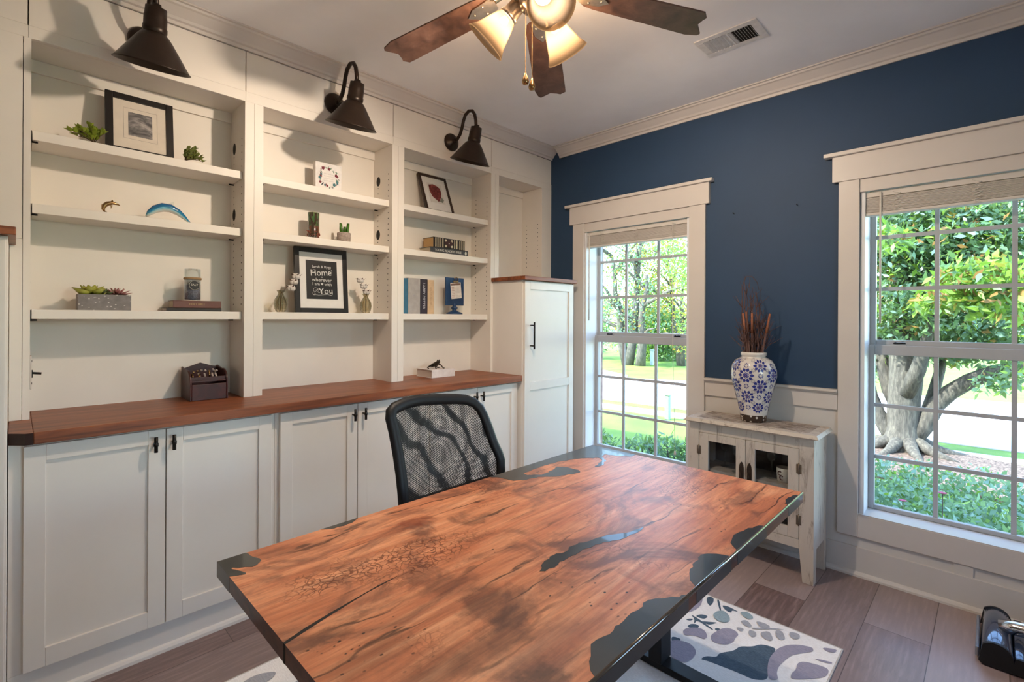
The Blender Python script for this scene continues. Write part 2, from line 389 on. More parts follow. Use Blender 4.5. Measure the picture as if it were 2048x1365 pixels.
# chair rail and wainscot
def rail_runs(): return [(-.115+.12, .236), (1.289, 2.003), (3.047, XR)]
cr = MB()
for a, b in [(1.289, 2.003), (3.047, XR)]:
    cr.prism([(-.001,.932),(-.024,.932),(-.028,.940),(-.038,.944),(-.038,.957),(-.001,.957)], 'x', a, b)
    cr.box(a, b, -.018, -.0055, .848, .932)
solo('trim_3', cr, M['trim'], kind='structure')
wn = MB()
for a, b, t in [(1.289, 2.003, .9315), (2.003, 3.047, .196), (3.047, XR, .9315), (.33, 1.289, .196)]: wn.box(a, b, -.005, -.0005, .0, t)
for xb in (2.50,): wn.box(xb-.033, xb+.033, -.014, -.005, .147, .200)
for xb in (3.6,): wn.box(xb-.033, xb+.033, -.014, -.005, .147, .848)
solo('trim_4', wn, M['wainscot'], kind='structure')
bb = MB().box(.33, XR, -.020, -.0055, 0, .147)
bb.prism([(-.020,0),(-.038,0),(-.037,.010),(-.031,.019),(-.020,.023)], 'x', .33, XR)
solo('baseboard_back', bb, M['wainscot'], kind='structure')
# ------------------------------------------------------------------ windows
def window(name, op, ci0, ci1, co0, co1, mx):
    x0, x1, z0, z1 = op
    w = MB().box(x0, x0+.02, 0, .2, z0, z1).box(x1-.02, x1, 0, .2, z0, z1).box(x0, x1, .0, .2, z1-.02, z1).box(x0, x1, .0, .2, z0-.02, z0+.004)
    # vinyl track beside the sashes
    root = bpy.data.objects.new(name, w.mesh(name, M['jamb'])); COL.objects.link(root); root['kind'] = 'structure'; ORG[root] = (0,0,0)
    c = MB().box(co0, ci0, -.02, -.0008, .20, 2.06).box(ci1, co1, -.02, -.0008, .20, 2.06).box(ci0, ci1, -.02, -.0008, .20, .317)
    c.box(ci0, ci1, -.012, -.0008, 1.992, 2.06)
    part('casing', c, M['trim'], root, .002)
    h = MB().box(co0-.028, co1+.026, -.027, -.0008, 2.06, 2.195).box(co0-.065, co1+.052, -.046, -.0008, 2.195, 2.215)
    part('head_casing', h, M['trim'], root, .002)
    part('sill', MB().box(x0, x1, -.019, .118, .3172, .3225), M['trim'], root)
    gx0, gx1 = x0+.026+.02, x1-.026-.02
    def sash(nm, y0, y1, zb, zt, br, tr_, rows):
        s = MB().box(x0+.02, gx0, y0, y1, zb, zt).box(gx1, x1-.02, y0, y1, zb, zt).box(gx0, gx1, y0, y1, zb, zb+br).box(gx0, gx1, y0, y1, zt-tr_, zt)
        ym = (y0+y1)/2
        p = part(nm, s, M['vinyl'], root, .003)
        g = MB()
        for x in mx: g.box(x-.0095, x+.0095, ym-.006, ym+.006, zb+br, zt-tr_)
        for z in rows: g.box(gx0, gx1, ym-.0058, ym+.0058, z-.0095, z+.0095)
        part('grille', g, M['vinyl'], p)
        part('glass_pane', MB().box(gx0-.004, gx1+.004, ym+.007, ym+.0085, zb+br-.004, zt-tr_+.004), M['pane'], p)
        return p
    sash('upper_sash', .152, .182, 1.178, z1-.02, .044, .04, (1.493, 1.770))
    lo = sash('lower_sash', .120, .150, .323, 1.196, .022, .052, (.600, .876))
    for fx in (.17, .82):
        lx = x0 + fx*(x1-x0)
        part('sash_lock', MB().box(lx-.032, lx+.032, .122, .148, 1.1962, 1.202, 0).tube([(lx-.02,.135,1.206),(lx+.03,.128,1.208)], .0045, 8, 1).ball((lx-.012,.135,1.206), .008, 1, 10), [M['vinyl'], M['black']], lo)
    return root
window('window_1', W1, .343, 1.183, .238, 1.287, (.607, .872))
window('window_2', W2, 2.097, 2.947, 2.005, 3.045, (2.392, 2.665))
y0_, y1_, z0_, z1_ = RY_
w3 = bpy.data.objects.new('window_3', MB().box(XR-.02, XR+.19, y0_, y0_+.05, z0_, z1_).box(XR-.02, XR+.19, y1_-.05, y1_, z0_, z1_).box(XR-.02, XR+.19, y0_+.05, y1_-.05, z0_, z0_+.05).box(XR-.02, XR+.19, y0_+.05, y1_-.05, z1_-.05, z1_).box(XR+.09, XR+.13, y0_+.05, y1_-.05, 1.39, 1.43).box(XR+.09, XR+.13, -1.87, -1.83, z0_+.05, z1_-.05).mesh('window_3', M['vinyl'])); COL.objects.link(w3); w3['kind'] = 'structure'; ORG[w3] = (0,0,0)  # added window out of view, lets more daylight onto ceiling and cabinets
part('glass_pane', MB().box(XR+.108, XR+.110, y0_+.05, y1_-.05, z0_+.05, z1_-.05), M['pane'], w3)
# brick sill outside each window
solo('trim_5', MB().prism([(.2015,.20),(.40,.18),(.40,.25),(.2015,.300)], 'x', .20, 1.30).prism([(.2015,.20),(.40,.18),(.40,.25),(.2015,.300)], 'x', 1.98, 3.06), mat('stone_sill', (.34,.34,.37), .8, var=.1), kind='structure')
# ------------------------------------------------------------------ blinds
def blind(label, x0, x1, zt, zb, wx, pull):
    r = thing('window_blind', label, 'blind', (x0, .035, zt))
    part('headrail', MB().box(x0, x1, .012, .062, zt-.030, zt), M['blind'], r, .002)
    s = MB(); z = zb+.016; rr = random.Random(3)
    k = 0
    while z < zt-.033:
        d = rr.uniform(-.002, .002)
        s.prism([(.012+d, z), (.062+d, z), (.062+d, z+.0025), (.037+d, z+.0035), (.012+d, z+.0025)], 'x', x0+.003+rr.uniform(0,.003), x1-.003); z += .0042
    part('slat_stack', s, M['blind'], r)
    part('bottom_rail', MB().box(x0+.002, x1-.002, .010, .063, zb, zb+.014), M['blind'], r, .003)
    for f in (.17, .52, .86):
        xc = x0+f*(x1-x0); c = MB()
        for i in range(9):
            z0 = zb+.004+i*(zt-zb-.02)/9; z1 = z0+(zt-zb-.02)/9*1.3; sg = 1 if i % 2 else -1
            c.tube([(xc-sg*.016, .0085, z0), (xc+sg*.004, .006, (z0+z1)/2), (xc+sg*.016, .0085, z1)], .0012, 5)
        part('ladder_cord', c, M['cord'], r)
    part('tilt_wand', MB().tube([(wx, .004, zt-.01), (wx+.001, .004, zt-.68)], .0045, 8), M['cord'], r)
    if pull: part('pull_cord', MB().tube([(pull, .006, zt-.02), (pull+.006, .004, 1.2), (pull+.028, .003, .45)], .0016, 6).lathe([(0,.03),(.006,.024),(.009,0),(0,0)], (pull+.028, .003, .42), 10), M['cord'], r)
    return r
blind('raised white slatted blind in the window left of the vase', .350, 1.176, 1.992, 1.872, .378, 1.055)
blind('raised white slatted blind in the window right of the vase', 2.104, 2.940, 1.992, 1.868, 2.182, None)
# ------------------------------------------------------------------ built-in bookcases
BOT, TOP, OPT = .9355, 2.621, 2.377     # counter top, frieze top, opening top
def bookcase(label, ya, yb, oa, ob, shelves, frz, zbot=BOT, grom=(), pins=(1.39, 2.22)):
    r = thing('bookcase', label, 'bookcase', (-.11, (ya+yb)/2, zbot))
    g = .0006
    part('back_panel', MB().box(-.236, -.220, ya+g, yb-g, zbot, OPT+.02), M['paint'], r)
    for s, (p, q) in (('l', (ya+g, oa)), ('r', (ob, yb-g))):
        h = MB().box(-.2195, 0, p, q, zbot, OPT); yy = oa if s == 'l' else ob; sg = 1 if s == 'l' else -1
        if pins:
            z = pins[0]
            while z < pins[1]:
                if all(abs(z-t+.02) > .03 for t in shelves):
                    for x in (-.045, -.165): h.prism(circ(x, z, .0036, 8), 'y', yy-sg*.0004, yy+sg*.0007, 1)
                z += .034
            for z in (grom if s == 'r' else ()): h.prism(circ(-.162, z, .022, 24, 1.35), 'y', yy+.0003, yy-.0008, 1)
        part('side_panel', h, [M['paint'], M['dark']], r)
    part('soffit', MB().box(-.2195, -.0215, oa, ob, OPT, OPT+.016), M['paint'], r)
    part('nailer_strip', MB().box(-.2195, -.207, oa+.0005, ob-.0005, OPT-.052, OPT-.0005), M['paint'], r, .001)
    f0, f1 = frz
    part('frieze', MB().box(-.021, -.0015, f0+.0018, f1-.0018, OPT+.048, TOP).box(-.021, 0, f0+.0003, f1-.0003, OPT, OPT+.0475), M['paint'], r, .0012)
    for z in shelves:
        a, b = oa+.004, ob-.003
        sh = part('shelf', MB().box(-.2185, -.030, a, b, z-.037, z), M['paint'], r, .0015)
        part('shelf_pin', MB().tube([(-.05, oa, z-.041), (-.05, oa+.020, z-.041)], .0035, 8).box(-.054, -.028, oa, oa+.003, z-.045, z-.002), M['black'], sh)
        part('shelf_pin', MB().tube([(-.17, ob, z-.041), (-.17, ob-.022, z-.041)], .0035, 8), M['black'], sh)
    return r
S3 = [2.040, 1.760, 1.352]
b1 = bookcase('white built-in bookcase bay holding two dolphin ornaments and a long succulent planter', -3.072, -2.268, -3.051, -2.310, S3, (-3.060, -2.307), grom=(2.180, 1.845))
bookcase('white built-in bookcase bay holding the framed home lettering between two bud vases', -2.268, -1.451, -2.226, -1.492, S3, (-2.307, -1.487), grom=(2.180, 1.845))
bookcase('white built-in bookcase bay holding upright books and the blue clip stand', -1.451, -.636, -1.409, -.676, S3, (-1.487, -.674))
bookcase('narrow empty white bookcase niche above the tall cupboard beside the navy wall', -.636, -.001, -.597, -.117, [], (-.674, -.0012), 1.6175, (), (1.75, 2.12))
bookcase('white bookcase bay cut off at the left edge of the photo', -3.95, -3.073, -3.90, -3.15, [], (-3.95, -3.060), 1.6175)
part('filler_strip', MB().box(-.2195, -.0005, -3.1065, -3.0726, BOT, 1.6170), M['paint'], b1, .0015)
# small plates on the bookcase
o = thing('switch_plate', 'white wall plate with a black toggle on the bookcase side at far left', 'switch', (-.055, -3.0505, 1.10))
part('plate', MB().box(-.085, -.025, -3.0505, -3.0455, 1.045, 1.175), M['trim'], o, .002)
part('toggle', MB().box(-.060, -.050, -3.0455, -3.042, 1.088, 1.118).tube([(-.055,-3.043,1.106),(-.057,-3.018,1.102)], .0045, 8), M['black'], o)
part('screw', MB().prism(circ(-.055, 1.152, .004, 10), 'y', -3.0455, -3.0435), M['black'], o); part('screw', MB().prism(circ(-.055, 1.066, .004, 10), 'y', -3.0455, -3.0435), M['black'], o)
o = thing('outlet_plate', 'white outlet plate on the bookcase back behind the dark wooden organizer', 'outlet', (-.219, -2.40, 1.02))
part('plate', MB().box(-.2195, -.214, -2.437, -2.363, .965, 1.083), M['trim'], o, .002)
part('socket', MB().box(-.214, -.2125, -2.417, -2.383, 1.035, 1.065), M['paint'], o); part('socket', MB().box(-.214, -.2125, -2.417, -2.383, .985, 1.015), M['paint'], o)
# ------------------------------------------------------------------ worktop
wt = MB()
wt.prism([(-.2365, -3.1055), (.2595, -3.1055), (.2995, -3.066), (.302, -3.046), (-.2365, -3.046)], 'z', .895, .9349, 1)
wt.box(-.2365, .302, -3.046, -.6575, .895, .9350)
t = tag(bpy.data.objects.new('countertop', wt.mesh('countertop', [M['counter'], M['counter']])), 'long dark walnut countertop across the white base cabinets', 'countertop'); COL.objects.link(t); ORG[t] = (0,0,0)
bevel(t, .003)
part('mitred_end', MB().prism([(.2597,-3.1055),(.2607,-3.1055),(.3007,-3.066),(.3032,-3.046),(.3021,-3.046),(.2996,-3.066)], 'z', .8952, .9346), M['counter_end'], t)
# ------------------------------------------------------------------ base cabinets
def tee(parent, x, y, z0, z1):
    zm = (z0+z1)/2
    part('handle', MB().tube([(x, y, z0), (x, y, z1)], .0065, 12).tube([(.2703, y, zm), (x, y, zm)], .0045, 10).tube([(x,y,zm-.006),(x,y,zm+.006)], .0085, 12), M['black'], parent)
def door(parent, ya, yb, za, zb, xf, th=.020, st=.055, hand=None, mid=None, name='door'):
    d = MB().box(xf-th, xf, ya, ya+st, za, zb).box(xf-th, xf, yb-st, yb, za, zb)
    zs = [(za, za+st+.010), (zb-st, zb)] + ([mid] if mid else [])
    for a, b in zs: d.box(xf-th, xf, ya+st, yb-st, a, b)
    d.box(xf-th+.001, xf-.0095, ya+st-.002, yb-st+.002, za+.02, zb-.02)
    p = part(name, d, M['door'], parent, .0016)
    if hand: tee(p, .300, hand, .803, .862)
    return p
def base_cab(label, ya, yb, doors):
    r = thing('base_cabinet', label, 'cabinet', (.01, (ya+yb)/2, 0))
    part('body', MB().box(-.2365, .2495, ya+.0005, yb-.0005, .112, .8945), M['door'], r)
    part('plinth', MB().box(-.2365, .2495, ya+.0005, yb-.0005, 0, .1115).prism([(.2495,0),(.2675,0),(.2665,.012),(.260,.021),(.2495,.025)], 'y', ya+.0005, yb-.0005), M['door'], r)
    for a, b, h in doors: door(r, a, b, .118, .884, .270, hand=h)
    return r
base_cab('white double-door base cabinet at the left end of the walnut countertop', -3.1055, -2.254, [(-3.069, -2.6725, -2.708), (-2.6685, -2.273, -2.649)])
base_cab('white double-door base cabinet in the middle, left of the office chair', -2.254, -1.4035, [(-2.236, -1.8555, -1.882), (-1.8515, -1.4165, -1.824)])
base_cab('white double-door base cabinet next to the tall cupboard, behind the office chair', -1.4035, -.6575, [(-1.395, -1.0385, -1.064), (-1.0345, -.674, -1.008)])
def tall(label, ya, yb, da, db, pull):
    r = thing('tall_cupboard', label, 'cupboard', (.04, (ya+yb)/2, 0))
    yi = max(ya+.0006, -.6355) if pull else ya
    part('body', MB().box(-.2365, 0, yi, yb, .0, 1.5895).box(0, .2955, ya+.0006, yb, .0, 1.5895), M['door'], r, .0015)
    d = door(r, da, db, .118, 1.582, .316, .020, .055, mid=(.827, .884))
    if pull: part('pull_handle', MB().tube([(.352, pull, 1.115), (.352, pull, 1.300)], .0062, 12).tube([(.3163, pull, 1.137), (.352, pull, 1.137)], .0045, 8).tube([(.3163, pull, 1.278), (.352, pull, 1.278)], .0045, 8), M['black'], d)
    e0, e1 = (ya-.018, yb+.006) if pull else (ya, yb+.018)
    part('wooden_top', MB().box(-.2365, .0, yi, (yb+.09 if pull else yb), 1.590, 1.617).box(.0003, .338, e0, e1, 1.590, 1.617), M['counter'], r, .003)
    return r
tall('tall white cupboard with a black bar pull and a walnut top beside the window', -.6555, -.100, -.648, -.108, -.592)
tall('tall white cupboard with a walnut top cut off at the left edge of the photo', -3.95, -3.1075, -3.93, -3.113, None)
# ================================================================== LIGHT FITTINGS
def sconce(label, y, first=[None]):
    if first[0] is not None: return dup(first[0], (0, y, 2.503), None, label)
    r = thing('wall_lamp', label, 'wall lamp', (0, y, 2.503), group='bronze gooseneck wall lamps above the shelves', local=True)
    RX = Matrix.Rotation(PI/2, 4, 'Y')
    part('backplate', MB().lathe([(0,0.0005),(.058,.0005),(.058,.008),(.050,.018),(.030,.026),(.022,.034),(0,.036)], (0,0,0), 32, 0, RX), M['bronze'], r)
    pts = []
    ctl = [(.03,.0),(.065,.004),(.095,.030),(.115,.070),(.128,.108),(.148,.142),(.182,.158),(.218,.148),(.240,.118),(.250,.080),(.253,.040)]
    part('gooseneck_arm', MB().tube([(x,0,z) for x, z in ctl], .0105, 14).tube([(.028,0,0),(.045,0,.001)], .016, 14), M['bronze'], r)
    T = Matrix.Translation((.262,0,.046)) @ Matrix.Rotation(math.radians(17), 4, 'Y')
    part('socket_cup', MB().lathe([(0,.0),(.016,.0),(.018,-.010),(.035,-.014),(.037,-.045),(.0385,-.048),(.0385,-.082),(.041,-.085),(.041,-.10),(.036,-.112),(0,-.112)], (0,0,0), 32, 0, T), M['bronze'], r)
    part('lamp_shade', MB().lathe([(.036,-.104),(.046,-.112),(.060,-.130),(.124,-.226),(.129,-.229),(.1285,-.232),(.122,-.231),(.056,-.134),(.034,-.114)], (0,0,0), 48, 0, T), M['bronze'], r)
    part('bulb', MB().lathe([(0,-.205),(.02,-.20),(.029,-.18),(.024,-.155),(.014,-.135),(.013,-.113),(0,-.113)], (0,0,0), 20, 0, T), mat('unlit_bulb', (.75,.72,.68), .25), r)
    first[0] = r; return r
sconce('bronze gooseneck wall lamp above the left bookcase bay, its neck cut by the photo edge', -2.708)
sconce('bronze gooseneck wall lamp above the middle bookcase bay', -1.859)
sconce('bronze gooseneck wall lamp above the right bookcase bay, nearest the navy wall', -1.045)
# ceiling fan
FX, FY = 1.369, -1.733
fan = thing('ceiling_fan', 'five-blade dark wood ceiling fan with three lit bell shades', 'ceiling fan', (FX, FY, CEIL), local=True)
part('motor_housing', MB().lathe([(0,-.0005),(.085,-.0005),(.088,-.03),(.105,-.05),(.112,-.09),(.108,-.14),(.09,-.155),(0,-.155)], (0,0,0), 40), M['nickel'], fan)
part('light_kit', MB().lathe([(0,-.155),(.055,-.156),(.06,-.17),(.06,-.20),(.05,-.215),(.025,-.225),(.012,-.24),(0,-.24)], (0,0,0), 32), M['nickel'], fan)
def blade(ang, pitch=2):
    R = Matrix.Rotation(math.radians(ang), 4, 'Z') @ Matrix.Translation((0,0,-.118)) @ Matrix.Rotation(math.radians(11.3), 4, 'Y') @ Matrix.Rotation(math.radians(pitch), 4, 'X')
    w = .076
    prof = [(.185,-.044),(.20,-.058),(.24,-.066),(.60,-w),(.635,-w),(.652,-.050),(.645,-.030),(.640,0),(.660,.030),(.672,.050),(.664,.062),(.62,w),(.24,.066),(.20,.058),(.185,.044)]
    b = part('blade', MB().prism(prof, 'z', -.003, .003, 0, R), M['blade'], fan, .001)
    a = MB().tube([(.080,0,.018),(.11,0,.018),(.145,0,.014),(.175,0,.010),(.20,0,.006)], [.012,.011,.010,.010,.009], 10, 0, True, R, (1.6, .7))
    a.prism([(.165,-.02),(.19,-.040),(.255,-.030),(.29,0),(.255,.030),(.19,.040),(.165,.02)], 'z', -.0085, -.0032, 0, R)
    for q in (-.022, .022): a.ball((.215, q, -.0088), (.006,.006,.003), 0, 8, R)
    a.ball((.262, 0, -.0088), (.006,.006,.003), 0, 8, R)
    part('blade_arm', a, M['nickel'], b)
for ang in (124.7, 48.5, -160.0, -92, -20): blade(ang)
for ang in (-31, 89, 209):
    R = Matrix.Rotation(math.radians(ang), 4, 'Z') @ Matrix.Translation((.068, 0, -.195)) @ Matrix.Rotation(math.radians(-47), 4, 'Y')
    part('lamp_arm', MB().lathe([(0,.03),(.012,.03),(.016,.01),(.030,.0),(.032,-.035),(.037,-.04),(.037,-.05),(.030,-.052),(0,-.03)], (0,0,0), 24, 0, R), M['nickel'], fan)
    sh = part('glass_shade', MB().lathe([(.031,-.036),(.036,-.050),(.046,-.075),(.056,-.105),(.068,-.140),(.083,-.168),(.086,-.172),(.084,-.173),(.066,-.142),(.053,-.106),(.043,-.076),(.033,-.051),(.028,-.037)], (0,0,0), 40, 0, R), M['shade'], fan)
    part('bulb', MB().lathe([(0,-.080),(.010,-.079),(.016,-.073),(.017,-.069),(.014,-.062),(.012,-.054),(0,-.054)], (0,0,0), 20, 0, R), M['bulb'], sh)
    ld = bpy.data.lights.new('fan_lamp', 'POINT'); ld.energy = 20.5; ld.color = (1,.83,.66); ld.shadow_soft_size = .028
    lo = bpy.data.objects.new('fan_lamp', ld); COL.objects.link(lo); lo.location = Vector((FX, FY, CEIL)) + R @ Vector((0,0,-.108))
def chain(dx, dy, zt, zb):
    c = MB(); z = zt
    while z > zb: c.ball((dx, dy, z), .0021, 0, 6); z -= .0052
    c.tube([(dx,dy,zt),(dx,dy,zb)], .0007, 5)
    p = part('pull_chain', c, M['brass'], fan)
    part('pull_knob', MB().lathe([(0,.0),(.003,-.001),(.005,-.009),(.011,-.024),(.0135,-.034),(.010,-.044),(0,-.047)], (dx,dy,zb), 18), M['brass'], p)
chain(-.024, -.022, -.225, -.452); chain(-.005, -.007, -.238, -.474)
# ceiling vent
v = thing('ceiling_vent', 'white metal ceiling register with two banks of louvres', 'vent', (1.68, -.64, CEIL))
vf = MB(); X0, X1, Y0, Y1 = 1.532, 1.822, -.738, -.548
for a in ((X0, X1, Y0, Y0+.032), (X0, X1, Y1-.032, Y1), (X0, X0+.035, Y0+.032, Y1-.032), (X1-.035, X1, Y0+.032, Y1-.032), (1.672, 1.682, Y0+.032, Y1-.032)): vf.box(*a, CEIL-.006, CEIL-.0005)
part('frame', vf, M['ventwhite'], v, .002)
part('duct_opening', MB().box(X0+.034, X1-.034, Y0+.031, Y1-.031, CEIL-.0012, CEIL-.0004), M['dark'], v)
for i in range(9):
    for side, x in ((-1, X0+.042+i*.0145), (1, 1.689+i*.0118)):
        part('louvre', MB().prism([(x-.0055*side, CEIL-.0015), (x+.0045*side, CEIL-.0075), (x+.0055*side, CEIL-.0072), (x-.0045*side, CEIL-.0012)] if side < 0 else [(x-.003, CEIL-.0015), (x+.001, CEIL-.0075), (x+.002, CEIL-.0075), (x-.002, CEIL-.0015)], 'y', Y0+.033, Y1-.033), M['ventwhite'], v)
# ================================================================== DESK
dk = thing('desk', 'spalted wood and dark resin desk on a black metal base', 'desk', (1.7325, -2.015, 0))
DX0, DX1, DY0, DY1, DZ = 1.315, 2.150, -2.760, -1.270, .760
slab = MB().box(DX0, DX1, DY0, DY1, DZ-.034, DZ)
# grain face on top, edge-grain on the sides
for i in range(len(slab.f)): slab.m[i] = 0 if i == 1 else 1
tt = part('tabletop', slab, [M['desk'], M['deskedge']], dk)
RES = {
 'A': [(1.3145,-2.7605),(1.3145,-2.700),(1.323,-2.696),(1.338,-2.696),(1.368,-2.685),(1.381,-2.686),(1.395,-2.7),(1.398,-2.71),(1.387,-2.722),(1.37,-2.743),(1.374,-2.747),(1.392,-2.738),(1.415,-2.729),(1.421,-2.732),(1.415,-2.745),(1.407,-2.7605)],
 'B': [(1.3145,-2.515),(1.326,-2.500),(1.334,-2.485),(1.337,-2.46),(1.334,-2.435),(1.3145,-2.405)],
 'C': [(1.3145,-1.9),(1.3145,-1.2695),(1.536,-1.2695),(1.536,-1.304),(1.511,-1.323),(1.487,-1.345),(1.441,-1.355),(1.45,-1.392),(1.498,-1.438),(1.52,-1.503),(1.509,-1.531),(1.5,-1.495),(1.479,-1.436),(1.454,-1.42),(1.419,-1.457),(1.39,-1.502),(1.372,-1.569),(1.362,-1.653),(1.366,-1.725),(1.371,-1.782),(1.393,-1.788),(1.43,-1.749),(1.423,-1.684),(1.407,-1.632),(1.442,-1.61),(1.488,-1.607),(1.511,-1.628),(1.494,-1.676),(1.485,-1.719),(1.463,-1.745),(1.437,-1.775),(1.427,-1.83),(1.402,-1.867),(1.343,-1.878)],
 'D': [(1.871,-2.262),(1.856,-2.24),(1.848,-2.218),(1.845,-2.17),(1.855,-2.148),(1.846,-2.123),(1.849,-2.086),(1.862,-2.059),(1.868,-2.024),(1.881,-1.989),(1.902,-1.954),(1.911,-1.912),(1.917,-1.881),(1.922,-1.937),(1.917,-1.981),(1.903,-2.016),(1.891,-2.04),(1.886,-2.081),(1.877,-2.108),(1.881,-2.144),(1.876,-2.197),(1.884,-2.224),(1.88,-2.253)],
 'E': [(2.1505,-1.43),(2.138,-1.415),(2.130,-1.372),(2.134,-1.334),(2.143,-1.31),(2.1505,-1.305)],
 'F': [(2.1505,-1.630),(2.136,-1.650),(2.121,-1.688),(2.112,-1.745),(2.114,-1.782),(2.129,-1.823),(2.1505,-1.845)],
 'G': [(2.1505,-1.885),(2.12,-1.896),(2.103,-1.912),(2.096,-1.947),(2.107,-1.998),(2.113,-2.031),(2.127,-2.058),(2.1505,-2.078)],
 'H': [(2.1505,-2.115),(2.129,-2.146),(2.101,-2.189),(2.098,-2.207),(2.104,-2.219),(2.099,-2.252),(2.102,-2.287),(2.099,-2.311),(2.104,-2.323),(2.101,-2.35),(2.097,-2.366),(2.097,-2.384),(2.115,-2.409),(2.12,-2.421),(2.133,-2.436),(2.1505,-2.445)]}
part('rounded_edge', MB().tube([(DX1-.0012, DY0, DZ-.0022),(DX1-.0012, DY1, DZ-.0022)], .0038, 12), mat('polished_edge', (.035,.026,.022), .10, spec=.9, coat=1), tt)
def rough(poly, seed, amp=.004):
    rr = random.Random(seed); out = []
    for i, p in enumerate(poly):
        q = poly[(i+1) % len(poly)]; d = math.dist(p, q); out.append(p)
        edge = any(abs(p[k]-e) < .001 and abs(q[k]-e) < .001 for k, e in ((0,1.3145),(0,2.1505),(1,-2.7605),(1,-1.2695)))
        if edge: continue
        n = int(d/.012)
        for j in range(1, n):
            t = j/n; out.append((p[0]+(q[0]-p[0])*t+rr.uniform(-amp,amp), p[1]+(q[1]-p[1])*t+rr.uniform(-amp,amp)))
    return out
for k, pl in RES.items():
    part('resin_inlay', MB().prism(rough(pl, ord(k)), 'z', DZ-.0345, DZ+.0005), M['resin'], tt)
# dark crack filled with resin at the left end
part('crack', MB().prism([(1.3145+.40,-2.7605),(1.3145+.407,-2.7605),(1.7165,-2.742),(1.705,-2.70),(1.695,-2.66),(1.676,-2.58),(1.668,-2.52),(1.664,-2.50),(1.668,-2.55),(1.688,-2.66),(1.700,-2.715)], 'z', DZ-.0345, DZ+.0004), M['dark'], tt)
lg = MB()
for yy, nm in ((-1.356, 'leg'), (-2.674, 'leg')):
    lm = MB().box(1.664, 1.716, yy-.040, yy+.040, .034, .725-.03)
    lm.box(1.36, 2.09, yy-.03, yy+.03, .695, .7255)
    lg_ = part('leg', lm, M['blackplastic'], dk, .003)
    part('foot', MB().box(1.39, 2.085, yy-.034, yy+.034, .0092, .0335), M['blackplastic'], lg_, .003)
part('crossbar', MB().box(1.655, 1.725, -2.62, -1.41, .655, .694), M['blackplastic'], dk, .003)
# ================================================================== RUG
rug = thing('floor_rug', 'pale floral rug in grey blue and lilac under the desk', 'rug', (1.4, -1.8, 0))
rt = NT('rug_ground'); nf = rt.noise(rt.coord((60, 260, 1)), 1.0, 4, .7); rt.base(rt.ramp(nf, [(.3, lin(226,221,216)), (.7, lin(249,246,242))])); rt.b.inputs['Roughness'].default_value = .95; rt.bump(nf, .3, .002); M['rug'] = rt.mat
def rugc(n, a, b):
    t = NT(n); q = t.noise(t.coord((50, 200, 1)), 1.1, 5, .7); t.base(t.ramp(q, [(.3, a), (.7, b)])); t.b.inputs['Roughness'].default_value = .95; return t.mat
RC = [rugc('rug_navy', lin(50,66,80), lin(92,112,128)), rugc('rug_lilac', lin(134,130,146), lin(166,160,174)), rugc('rug_grey', lin(146,148,154), lin(176,176,180)), rugc('rug_teal', lin(128,148,154), lin(160,178,182)), rugc('rug_brown', lin(86,74,66), lin(118,104,94))]
